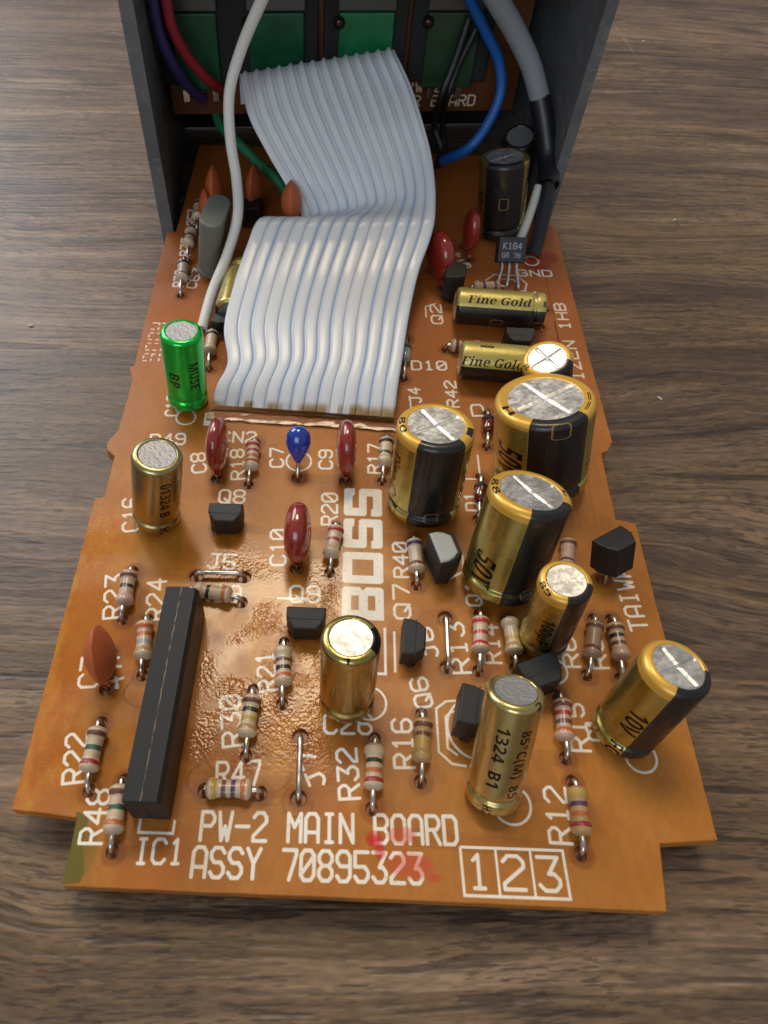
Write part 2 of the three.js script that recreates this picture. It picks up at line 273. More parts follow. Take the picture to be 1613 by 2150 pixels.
function sleeveMat(style) {
  if (sleeveMats[style]) return sleeveMats[style];
  const s = STYLE[style], stripeAt = (g, fill) => { if (s.stripe) { g.fillStyle = fill; g.fillRect((s.stripe[0] - s.stripe[1] / 2) * 512, 0, s.stripe[1] * 512, 512); } };
  const map = canvasTex(512, 512, (g) => { g.fillStyle = s.base; g.fillRect(0, 0, 512, 512); for (let i = 0; i < 60; i++) { g.fillStyle = `rgba(60,40,10,${0.05 * rnd()})`; g.fillRect(rnd() * 512, rnd() * 512, 3 + rnd() * 40, 2 + rnd() * 60); } if (s.base === GOLD) { g.fillStyle = 'rgb(226,176,70)'; g.fillRect(0, 0, 512, 74); } stripeAt(g, 'rgb(15,15,17)'); s.draw(g); });
  const mr = canvasTex(256, 256, (g) => { g.scale(0.5, 0.5); g.fillStyle = `rgb(0,${s.rough * 255 | 0},${s.metal * 255 | 0})`; g.fillRect(0, 0, 512, 512); for (let i = 0; i < 90; i++) { g.fillStyle = `rgba(0,${(s.rough + 0.2 * rnd()) * 255 | 0},${s.metal * 255 | 0},0.35)`; g.fillRect(rnd() * 512, rnd() * 512, 4 + rnd() * 60, 3 + rnd() * 80); } if (s.base === GOLD) { g.fillStyle = `rgb(0,110,120)`; g.fillRect(0, 0, 512, 74); } stripeAt(g, 'rgb(0,110,0)'); }, false);
  return (sleeveMats[style] = phy({ map, roughnessMap: mr, metalnessMap: mr, roughness: 1, metalness: 1, clearcoat: 0.45, clearcoatRoughness: 0.09, bumpMap: shrink, bumpScale: 0.00006, name: style + ' sleeve' }));
}
const topGeos = {};
function topGeo(R, cross) {                          // a round aluminium lid, scored crosswise where the photograph shows it
  const key = R + (cross ? 'x' : '');
  if (topGeos[key]) return topGeos[key];
  const rings = 40, around = 96, pos = [], idx = [], uvs = [];
  for (let i = 0; i <= rings; i++) for (let j = 0; j < around; j++) {
    const r = (R * i) / rings, a = (j / around) * Math.PI * 2, x = r * Math.cos(a), z = r * Math.sin(a);
    let y = -0.03 * (1 - (r / R) ** 2) + 0.03 * (fbm(x * 1.7 + 9, z * 1.7 + R, 3) - 0.5);
    if (cross) for (const d of [x, z]) { const k = Math.abs(d), w = 0.05 * R + 0.11; if (k < w && r < R * 0.96) y -= 0.16 * (1 - k / w) * smooth(0.96, 0.86, r / R); }
    pos.push(x, y, z); uvs.push(x / 9 + R, z / 9);
  }
  for (let i = 0; i < rings; i++) for (let j = 0; j < around; j++) { const a = i * around + j, b = i * around + ((j + 1) % around), c = a + around, d = b + around; idx.push(a, b, c, b, d, c); }
  const g = new THREE.BufferGeometry(); g.setAttribute('position', new THREE.Float32BufferAttribute(pos, 3)); g.setAttribute('uv', new THREE.Float32BufferAttribute(uvs, 2)); g.setIndex(idx); g.computeVertexNormals();
  return (topGeos[key] = g);
}
function canProfile(R, L) {
  const p = [[0.5 * R, 0.12], [0.88 * R, 0], [0.96 * R, 0.08], [R, 0.32], [R, 1.15], [0.985 * R, 1.28], [0.93 * R, 1.45], [0.9 * R, 1.62], [0.93 * R, 1.8], [0.985 * R, 1.98], [R, 2.12]];
  const bend = Math.min(0.7, R * 0.22);
  for (let i = 1; i <= 12; i++) p.push([R, 2.12 + ((L - bend - 2.12) * i) / 12]);
  for (let i = 1; i <= 8; i++) { const a = (i / 8) * Math.PI / 2; p.push([R - bend * (1 - Math.cos(a)), L - bend + bend * Math.sin(a)]); }
  p.push([0.765 * R, L + 0.01], [0.745 * R, L - 0.05], [0.71 * R, L - 0.2]);
  return p.map(([x, y]) => new THREE.Vector2(x, y));
}
function sleeveGeo(R, L) {
  const prof = canProfile(R, L), g = new THREE.LatheGeometry(prof, 56, Math.PI), len = [0];
  for (let i = 1; i < prof.length; i++) len.push(len[i - 1] + prof[i].distanceTo(prof[i - 1]));
  const uv = g.attributes.uv, n = prof.length;
  for (let i = 0; i < uv.count; i++) uv.setY(i, len[i % n] / len[n - 1]);
  return g;
}
function capacitor(base, tip, D, style, label, cross, turn, group = 'electrolytic capacitors on the circuit board') {
  const t = thing(style === 'green' ? 'green_capacitor' : style === 'black' ? 'black_capacitor' : 'gold_capacitor', label, 'capacitor', base, style === 'green' || style === 'black' ? null : group);
  const axis = V(...tip).sub(V(...base)), L = axis.length(), R = D / 2;
  t.quaternion.setFromUnitVectors(V(0, 1, 0), axis.clone().normalize()).multiply(new THREE.Quaternion().setFromAxisAngle(V(0, 1, 0), turn));
  part('sleeve', sleeveGeo(R, L), sleeveMat(style), t);
  part('top_plate', topGeo((cross ? 0.76 : 0.72) * R, cross), ['green', 'plain', 'tall', 'black'].includes(style) ? M.dull : M.tin, t, [0, L - 0.07, 0], [0, cross ? 0.42 + rnd() * 0.25 - turn : rnd() * 3, 0]);
  part('foot_plug', new THREE.CylinderGeometry(0.8 * R, 0.8 * R, 0.3, 28), M.rubber, t, [0, 0.16, 0]);
  const down = V(0, -1, 0).applyQuaternion(t.quaternion.clone().invert());
  for (const s of [-1, 1]) {
    const x = s * Math.min(1.25, R * 0.5), q = V(x, 0.2, 0), a = V(x, -0.35, 0), b = a.clone().addScaledVector(down, 0.9), c = b.clone().addScaledVector(down, base[1] + 0.8);
    part('lead', tube([q.toArray(), a.toArray(), b.toArray(), c.toArray()], 0.25, 12, 7), M.lead, t);
    const w = b.clone().applyQuaternion(t.quaternion); hole(base[0] + w.x, base[2] + w.z, 0.7, 0.8);
  }
}
// dipped capacitors: a lens of lacquer that runs down to its two leads
function film(name, [x, y, z], w, h, d, mat, label, turn) {
  const t = thing(name, label, 'capacitor', [x, 0, z], mat === RED ? 'dipped red film capacitors' : 'orange disc capacitors'); t.rotation.y = turn;
  const g = new THREE.SphereGeometry(1, 36, 28), p = g.attributes.position, disc = mat === ORANGE;
  for (let i = 0; i < p.count; i++) {
    let [a, b, c] = [p.getX(i), p.getY(i), p.getZ(i)];
    const e = disc ? 1 : 0.82, sg = (q) => Math.sign(q) * Math.abs(q) ** e;
    const low = disc ? (b < 0 ? 1 - 0.4 * b * b : 1) : b < 0 ? 1 - 0.34 * Math.abs(b) ** 1.7 : 1;
    const thick = disc ? 0.35 + 0.65 * Math.sqrt(Math.max(0, 1 - b * b - c * c * 0.6)) : 1;
    p.setXYZ(i, disc ? Math.sign(a) * (w / 2) * (0.12 * Math.abs(a) ** 0.4 + 0.88 * a * a) : sg(a) * (w / 2) * (b < 0 ? 1 - 0.3 * b * b : 1), b * h / 2 + 0.05 * (vnoise(a * 3 + 5, c * 3) - 0.5), sg(c) * (d / 2) * low);
  }
  g.computeVertexNormals();
  part('body', g, mat, t, [0, y, 0]);
  for (const s of [-1, 1]) {
    part('lead_coating', tube([[0, y - h * 0.3, s * d * 0.24], [0, y - h * 0.47, s * d * 0.3], [0, 0.35, s * d * 0.33]], 0.46, 8, 8), mat, t);
    part('lead', tube([[0, 1, s * d * 0.33], [0, -0.5, s * d * 0.34], [0, -2.2, s * d * 0.34]], 0.26, 6, 7), M.lead, t);
    hole(x + Math.sin(turn) * s * d * 0.34, z + Math.cos(turn) * s * d * 0.34, 0.75, 0.8);
  }
}
function bodyTransistor(w, d, h) {                   // flat at the back, chamfered towards the front, bevelled all round
  const s = new THREE.Shape(), b = 0.2, W = w / 2 - b, D = d - 2 * b;
  s.moveTo(-W, 0); s.lineTo(W, 0); s.lineTo(W, -D * 0.34); s.lineTo(W * 0.86, -D * 0.68); s.lineTo(W * 0.58, -D); s.lineTo(-W * 0.58, -D); s.lineTo(-W * 0.86, -D * 0.68); s.lineTo(-W, -D * 0.34); s.closePath();
  return new THREE.ExtrudeGeometry(s, { depth: h - 2 * b, bevelEnabled: true, bevelThickness: b, bevelSize: b, bevelSegments: 2, curveSegments: 4 }).translate(0, D / 2, b).rotateX(-Math.PI / 2);
}
function transistor([x, y, z], turn, w, d, h, tilt, roll, mat, label) {
  const t = thing('transistor', label, 'transistor', [x, y, z], 'black transistors on the circuit board'); t.rotation.set(tilt, turn, roll, 'YXZ');
  const b = part('body', bodyTransistor(w, d, h), mat === 'greyTop' ? M.blackGrey : mat, t);
  if (mat === 'greyTop') { part('pale_top', bodyTransistor(w * 0.92, d * 0.8, 0.42), M.greyTop, t, [0, h - 0.12, -d * 0.08]); }
  part('mould_line', new RoundedBoxGeometry(w * 0.985, 0.12, 0.14, 1, 0.03), M.blackGrey, b, [0, h - 0.03, d * 0.05]);
  for (const s of [-1, 0, 1]) {
    part('leg', tube([[s * 1.0, 0.4, 0], [s * 1.15, -y * 0.6 - 0.2, 0], [s * 1.27, -y - 2, 0]], 0.24, 6, 6), M.lead, t);
    hole(x + Math.cos(turn) * s * 1.27, z - Math.sin(turn) * s * 1.27);
  }
  return t;
}

// ---------------------------------------------------------------- what stands on the board
resistor([-13.8, -30.1], [-14.1, -23.3], TAN, 'rror', 'small tan resistor with red bands between the red film capacitor and the blue bead', 1.0);
resistor([-3.3, -17.6], [-3.9, -11.2], TAN, 'rrx', 'tan resistor with three red bands just left of the large printed logo', 1.0);
resistor([2.9, -31.7], [2.2, -24.6], TAN, 'kxkx', 'tan resistor with black bands tucked against the left side of a tall gold capacitor', 1.0);
resistor([-25.8, -10.4], [-25.8, -4.4], PINK, 'nkx', 'pinkish tan resistor with dark band above the orange disc on the left margin', 1.0);
resistor([-23.1, -4.5], [-22.6, 1.8], TAN, 'ooge', 'tan resistor with orange bands and gold end beside the long black chip', 1.0);
resistor([-19.1, -8], [-13.3, -7], TAN, 'xkxo', 'crosswise tan resistor just below the bare wire arch at the head of the black chip', 1.0);
resistor([-8.4, -2.4], [-8.2, 4.3], TAN, 'xnko', 'pale tan resistor left of the plain gold capacitor, below a transistor', 1.0);
resistor([-11.2, 3], [-11.3, 9.6], TAN, 'nkye', 'tan resistor with yellow band, amid the shiny patch right of the black chip', 1.0);
resistor([-25.7, 6.9], [-25.5, 13.3], TAN, 'nGr', 'tan resistor with green and red bands near the left board edge', 1.0);
resistor([-22.4, 12.3], [-22.3, 18.4], TAN, 'nGo', 'tan resistor with green and orange bands at the lower end of the black chip', 1.0);
resistor([-14.9, 12.9], [-9.6, 13], TAN, 'ynvo', 'crosswise tan resistor above the board name line', 1.0);
resistor([1, 7.5], [0.7, 14], TAN, 'xkor', 'tan resistor with a black ring directly below the plain gold capacitor', 1.0);
resistor([5.7, 4.8], [5.3, 11.4], OCHRE, 'nnye', 'ochre resistor with brown bands left of the printed transistor outline', 1.0);
resistor([19.7, 10.9], [19.4, 17.2], OCHRE, 'yvor', 'ochre resistor with violet and orange bands above the three numbered boxes', 1.0);
resistor([19.6, 2.3], [19.4, 8.7], PINK, 'nrno', 'reddish tan resistor between the long leaning capacitor and the edge one', 1.0);
resistor([12.5, -6.7], [11.8, -0], TAN, 'RRR', 'pale resistor with bold red bands, right of the short bare wire link', 1.0);
resistor([15.4, -6.3], [15.6, -0.4], TAN, 'xxye', 'plain tan resistor left of the leaning gold capacitor', 1.0);
resistor([24.9, -6.6], [23, 0], BROWN, 'nxn', 'brownish resistor next to the leaning gold capacitor, left one of two side by side', 1.0);
resistor([26.8, -6.6], [26.4, 0.3], PINK, 'nknx', 'pinkish resistor beside a brown one, under the vertical country print', 1.0);
resistor([5.7, -16], [5.8, -10], TAN, 'vxn', 'tan resistor with violet band left of the grey-topped transistor', 1.0);
resistor([23.7, -16.5], [22.4, -11.6], PINK, 'nxn', 'short resistor half hidden between the middle cross-topped capacitor and the leaning one', 1.0);
resistor([-28, -83.4], [-27.4, -75.5], TAN, 'kxn', 'small tan resistor at the far left of the board by the grey case wall', 1.0);
resistor([-28.3, -76.1], [-27.7, -67.4], TAN, 'xkx', 'small tan resistor left of the grey upright can, middle of three in a column', 1.0);
resistor([-28.1, -67.4], [-27.6, -58.9], TAN, 'kxn', 'small tan resistor below the grey upright can near the left board edge', 1.0);
resistor([-21.7, -51.1], [-21.4, -43.2], TAN, 'kxx', 'tan resistor between the green capacitor and the ribbon cable', 1.0);
resistor([16.1, -62.3], [21.5, -62.8], PINK, 'xvxn', 'crosswise pink resistor in front of the lettered transistor', 1.0);
resistor([21.6, -58.7], [27.3, -58.9], PINK, 'xyxo', 'crosswise resistor peeking out behind the upper lying gold capacitor', 1.0);
resistor([11.6, -49], [17.6, -48.6], TAN, 'nkGx', 'crosswise tan resistor with a green band between the two lying gold capacitors', 1.0);
diode([16.3, -36.8], [15.7, -30.9], REDGLASS, 'dark red glass diode beside the largest capacitor');
diode([14.4, -25.8], [13.5, -19.4], REDGLASS, 'dark red glass diode left of the middle cross-topped capacitor');
diode([6, -51], [5.4, -42.8], GREYGLASS, 'grey glass diode at the right edge of the ribbon cable');
capacitor([-23.3, 0.6, -36.7], [-22.8, 11.6, -37.3], 5.2, 'green', 'bright green bipolar capacitor with grey top near the left board edge', false, 0);
capacitor([-24.3, 0.6, -17.5], [-22.5, 11.4, -18], 5.4, 'plain', 'dull gold capacitor with wrinkled silver top at the left edge above the black transistor', false, 0);
capacitor([-1.8, 0.6, 3.9], [-1.9, 11.5, 2.4], 5.4, 'dark', 'plain gold capacitor with shining silver top covering the foot of the large printed logo', false, 0);
capacitor([18.7, 0.6, -3.4], [18.3, 11.6, -4.3], 5.1, 'stripe', 'leaning gold capacitor with crinkled silver top and dark stripe, behind the long leaning one', false, 0.1);
capacitor([11.8, 0.6, 12.6], [12.1, 11.8, 6.9], 5.0, 'tall', 'long slim pale gold capacitor leaning right, with dull grey top and printed date code', false, 0);
capacitor([25.2, 0.6, 6], [26.7, 11.7, 4.1], 6.2, 'edge', 'gold capacitor with white cross-scored top leaning out over the right board edge', true, 0.15);
capacitor([7, 0.6, -20.9], [7, 12.4, -22.8], 8.5, 'fineA', 'gold capacitor with black stripe and cross-scored top, nearest the foot of the ribbon cable', true, 0.1);
capacitor([21.6, 0.6, -25.8], [19.7, 11.8, -28.1], 11.2, 'fineBig', 'largest gold capacitor with black stripe and cross-scored mottled silver top', true, 0.15);
capacitor([15, 0.6, -10.6], [16.2, 12.2, -14.3], 8.6, 'fineB', 'gold capacitor with cross-scored top and black stripe, standing in front of the largest one', true, 0.1);
capacitor([24.2, 0.6, -36.6], [21.2, 11.1, -35.6], 6, 'ringed', 'gold capacitor showing only its top behind the largest one', true, 0);
capacitor([22.3, 0.6, -77.9], [20.8, 12.4, -79.3], 7.6, 'back', 'gold capacitor with black stripe and cross-scored dark top inside the case opening', true, 0.0);
capacitor([27.1, 0.6, -94.8], [25.5, 9.1, -92.3], 6.0, 'black', 'black round-topped capacitor in the shade behind the one in the case opening', false, 0);
capacitor([25.6, 2.7, -54.9], [13.0, 2.75, -55.5], 5.2, 'lyingA', 'lying gold capacitor with script lettering and black stripe, the upper of two', false, 0);
capacitor([24.4, 2.7, -43.2], [12.8, 2.75, -44.0], 5.2, 'lyingB', 'lying gold capacitor with script lettering, the lower one, its end hidden by the largest capacitor', false, 0);
capacitor([-18.6, 2.5, -62.4], [-19.3, 2.5, -52], 4.6, 'under', 'small yellow capacitor lying half under the left edge of the ribbon cable', false, 0);
film('film_capacitor', [-17.9, 3.6, -26.1], 2.5, 7.4, 6.2, RED, 'glossy dark red film capacitor at the left foot of the ribbon cable', -0.05);
film('film_capacitor', [-2.4, 3.6, -26.5], 2.6, 7.4, 6.2, RED, 'glossy dark red film capacitor at the ribbon foot, right of the blue bead', 0.05);
film('film_capacitor', [-7.6, 3.6, -13.8], 3.1, 7.6, 6.6, RED, 'glossy dark red film capacitor in front of the blue bead, above a black transistor', 0);
film('film_capacitor', [11.3, 3.8, -65.4], 3.4, 7.5, 7, RED, 'large dark red film capacitor partly hidden by the right edge of the ribbon cable', 0.3);
film('film_capacitor', [16.6, 3.8, -72.4], 2.5, 7, 5, RED, 'narrow red film capacitor left of the capacitor in the case opening', 0.1);
film('disc_capacitor', [-26.1, 3.7, 1.5], 3.0, 7.6, 5.6, ORANGE, 'orange brown disc capacitor on the left margin, turned edge-on between two resistors', 0.12);
film('disc_capacitor', [-24.7, 4.6, -80.3], 2.9, 7.6, 6, ORANGE, 'orange disc capacitor by the grey upright can, left of the white wire', 0);
film('disc_capacitor', [-25.8, 3, -77.5], 2.4, 6, 5, ORANGE, 'orange disc capacitor half hidden behind the grey upright can', 0.3);
film('disc_capacitor', [-18.3, 4.4, -81.5], 2.8, 7.4, 6, ORANGE, 'shaded orange disc capacitor just right of the white wire', -0.15);
film('disc_capacitor', [-11.6, 8, -71.7], 3.2, 6.6, 5, ORANGE, 'orange disc capacitor pressed against the left edge of the ribbon cable fold', 0);
transistor([-16, 0.5, -16.8], 0, 3.9, 2.6, 2.6, 0, 0, BLACK, 'black transistor lying across the board below the left film capacitor');
transistor([-6.2, 0.5, -3.8], 0, 4.1, 2.6, 2.6, 0, 0, BLACK, 'black transistor behind the plain gold capacitor, beside the large printed logo');
transistor([4.9, 0.5, -2.1], 1.48, 4.1, 2.4, 2.6, 0, 0, BLACK, 'black transistor set lengthwise right of the plain gold capacitor');
transistor([8.6, 0.5, -12.2], 1.85, 4.2, 2.8, 4.2, 0, 0, GREYTOP, 'transistor with pale worn grey top in front of the capacitor nearest the ribbon foot');
transistor([27.8, 1.6, -12.4], 0.55, 4.2, 3.0, 4.0, -0.35, 0, BLACK, 'black transistor raised on bare legs at the right board edge, tilted');
transistor([10.1, 1.1, 5.7], 1.35, 4.0, 3.0, 3.9, 0, 0, BLACK, 'black transistor with printed outline, left of the long leaning capacitor');
transistor([17.3, 0.5, 1.4], 0.4, 4.2, 3.0, 3.4, 0, 0, BLACK, 'black transistor squeezed between the leaning gold capacitor and the long one');
transistor([13.3, 0.5, -61.4], 1.4, 4.2, 3.0, 4.2, 0, 0, BLACK, 'black transistor right of the ribbon cable, in front of the large red film capacitor');
transistor([21.4, 0.5, -48.5], 0, 4.0, 2.6, 3.6, 0.1, 0, BLACK, 'black transistor standing between the two lying gold capacitors');
transistor([-18.6, 0.5, -78.2], 0.2, 4, 3, 3.2, 0, 0, BLACK, 'dark transistor in the shade behind the left fold of the ribbon cable');
transistor([-20.2, 0.5, -51.7], 1.3, 3.6, 2.4, 2.0, 0, 0, BLACK, 'dark transistor beside the lower left edge of the ribbon cable');
{ // the lettered transistor leans back on three long legs
  const t = thing('lettered_transistor', 'lettered black transistor leaning on three long bare legs beside the ground hole', 'transistor', [21.9, 0, -63.6]);
  const face = canvasTex(256, 256, (g) => { g.fillStyle = 'rgb(34,38,46)'; g.fillRect(0, 0, 256, 256); g.strokeStyle = 'rgb(150,160,175)'; g.lineWidth = 9; g.lineCap = g.lineJoin = 'round'; g.save(); g.translate(38, 118); lettering(g, 'K184', 34, 66, 48); g.restore(); g.lineWidth = 7; g.save(); g.translate(34, 214); lettering(g, 'GR 78', 26, 50, 38); g.restore(); });
  const b = part('body', new RoundedBoxGeometry(4.3, 3.7, 2.2, 2, 0.25), M.blackGrey, t, [0.2, 4.3, -3.6], [-0.62, 0, 0]);
  const f = new THREE.PlaneGeometry(3.9, 3.3); part('printed_face', f, phy({ map: face, roughness: 0.45, name: 'printed epoxy face' }), b, [0, 0, 1.104]);
  for (const s of [-1, 0, 1]) { part('leg', tube([[0.2 + s * 1.1, 3.1, -2.7], [0.2 + s * 1.15, 2.0, -1.6], [s * 1.7, 0.6, 0.1 + Math.abs(s) * 0.4], [s * 1.7, -2, 0.2 + Math.abs(s) * 0.4]], 0.25, 16, 7), M.lead, t); hole(21.9 + s * 1.7, -63.4 + Math.abs(s) * 0.4); }
}
{ // blue tantalum bead
  const t = thing('tantalum_capacitor', 'glossy blue drop-shaped capacitor at the foot of the ribbon cable', 'capacitor', [-8.2, 0, -27.0]);
  const pts = [[0.02, -2.15], [0.3, -2.0], [0.62, -1.55], [1.02, -0.85], [1.25, -0.2], [1.3, 0.3], [1.22, 0.85], [0.98, 1.3], [0.62, 1.58], [0.25, 1.7], [0.01, 1.72]];
  part('bead', new THREE.LatheGeometry(new THREE.SplineCurve(pts.map((p) => new THREE.Vector2(...p))).getPoints(40), 36).scale(1.16, 1.22, 1.05), M.blue, t, [0, 4.0, 0.2], [-0.5, 0, 0]);
  for (const s of [-1, 1]) { part('lead', tube([[0, 1.9, 1.0 + s * 0.3], [0, 1.2, 0.9 + s * 0.7], [0, 0.3, s * 2.3], [0, -2, s * 2.4]], 0.28, 12, 7), M.lead, t); hole(-8.2, -27 + s * 2.4, 0.72, 0.8); }
}
{ // long black single-row chip
  const t = thing('long_chip', 'long black single-row chip standing on the left half of the board', 'chip', [-19.0, 0, 5.2]); t.rotation.y = -0.022;
  const half = (s) => { const sh = new THREE.Shape(); if (s < 0) { sh.moveTo(0, 0); sh.lineTo(0, 5.5); sh.lineTo(-1.45, 5.3); sh.lineTo(-1.6, 0); } else { sh.moveTo(0, 0); sh.lineTo(1.55, 0); sh.lineTo(1.5, 4.9); sh.lineTo(1.2, 5.35); sh.lineTo(0, 5.5); } sh.closePath(); return new THREE.ExtrudeGeometry(sh, { depth: 20.7, bevelEnabled: true, bevelThickness: 0.12, bevelSize: 0.1, bevelSegments: 2 }).translate(0, 0, -10.35); };
  part('left_half', half(-1), M.blackGrey, t, [-0.07, 0.5, 0]); part('right_half', half(1), M.black, t, [0.07, 0.5, 0]);
  const pts = []; for (let i = 0; i <= 40; i++) pts.push([0.03 * Math.sin(i * 2.3) + 0.02 * (rnd() - 0.5), 6.06 + 0.03 * (rnd() - 0.5), -10.4 + 20.8 * i / 40]);
  part('seam', tube(pts, 0.055, 80, 5), std({ color: lin(0.3, 0.22, 0.12), metalness: 0.5, roughness: 0.4 }), t);
  for (let i = 0; i < 9; i++) { part('leg', tube([[0, 0.7, -10.16 + i * 2.54], [0, -2.2, -10.16 + i * 2.54]], 0.28, 2, 6), M.lead, t); }
}
function link(a, b, top, label) {
  const t = thing('wire_link', label, 'wire link', [(a[0] + b[0]) / 2, 0, (a[1] + b[1]) / 2], 'bare wire links on the circuit board'), dx = (b[0] - a[0]) / 2, dz = (b[1] - a[1]) / 2;
  part('wire', tube([[-dx, -2, -dz], [-dx, 0.2, -dz], [-dx * 0.86, top * 0.85, -dz * 0.86], [-dx * 0.3, top, -dz * 0.3], [dx * 0.3, top, dz * 0.3], [dx * 0.86, top * 0.85, dz * 0.86], [dx, 0.2, dz], [dx, -2, dz]], 0.27, 48, 8), M.lead, t);
  hole(...a, 0.75, 0.75); hole(...b, 0.75, 0.75);
}
link([-18.7, -10.1], [-13.4, -10.2], 0.85, 'bare wire link set crosswise below the black transistor, above the long chip head');
link([8.8, -6.1], [8.6, -0.3], 0.8, 'bare wire link left of the resistor with bold red bands');
link([-6.2, 7.5], [-6.1, 13.3], 0.75, 'bare wire link standing alone left of the black-ringed resistor near the board name');
{ // upright flat can
  const t = thing('crystal_can', 'grey upright flat-sided can at the left, beside the white wire', 'component', [-23.6, 0.6, -66.6]); t.rotation.set(0.02, -0.12, -0.14);
  const s = new THREE.Shape(), r = 1.75, l = 2.3; s.absarc(0, l, r, 0, Math.PI); s.absarc(0, -l, r, Math.PI, Math.PI * 2); s.closePath();
  const skin = phy({ color: lin(0.2, 0.21, 0.185), roughness: 0.3, metalness: 0.3, bumpMap: grain, bumpScale: 0.00003, name: 'dull grey can' });
  part('can', new THREE.ExtrudeGeometry(s, { depth: 8, bevelEnabled: true, bevelThickness: 0.35, bevelSize: 0.3, bevelOffset: -0.3, bevelSegments: 3, curveSegments: 16 }).rotateX(-Math.PI / 2), skin, t, [0, 0.8, 0]);
  const s2 = new THREE.Shape(); s2.absarc(0, l, r + 0.25, 0, Math.PI); s2.absarc(0, -l, r + 0.25, Math.PI, Math.PI * 2); s2.closePath();
  part('base_flange', new THREE.ExtrudeGeometry(s2, { depth: 0.5, bevelEnabled: false, curveSegments: 16 }).rotateX(-Math.PI / 2), skin, t, [0, 0.3, 0]);
  for (const k of [-1, 1]) part('lead', tube([[0, 0.6, k * 2.2], [0, -2.4, k * 2.2]], 0.25, 3, 7), M.lead, t);
}
{ // clear resin strip that holds the foot of the ribbon
  const t = thing('resin_strip', 'clear amber resin strip along the foot of the ribbon cable', 'resin', [-8.0, 0, -34.2]); t.rotation.y = -0.03;
  const g = new THREE.BoxGeometry(25, 0.34, 2.0, 90, 4, 8), p = g.attributes.position;
  for (let i = 0; i < p.count; i++) { const [x, y, z] = [p.getX(i), p.getY(i), p.getZ(i)]; const n = fbm(x * 0.8 + 3, z * 1.5 + 7, 3) - 0.5, edge = 1 - 0.4 * smooth(0.4, 1, Math.abs(z) / 1.05); p.setXYZ(i, x + 0.2 * n, y > 0 ? y * edge + 0.16 * n : y, z + (Math.abs(z) > 0.9 ? 0.4 * (fbm(x * 0.5, 3.3, 2) - 0.5) : 0)); }
  g.computeVertexNormals();
  part('resin', g, phy({ color: lin(0.97, 0.9, 0.78), transmission: 1, thickness: 0.001, ior: 1.45, roughness: 0.16, attenuationColor: lin(0.75, 0.5, 0.25), attenuationDistance: 0.08 }), t, [0, 0.19, 0]);
}

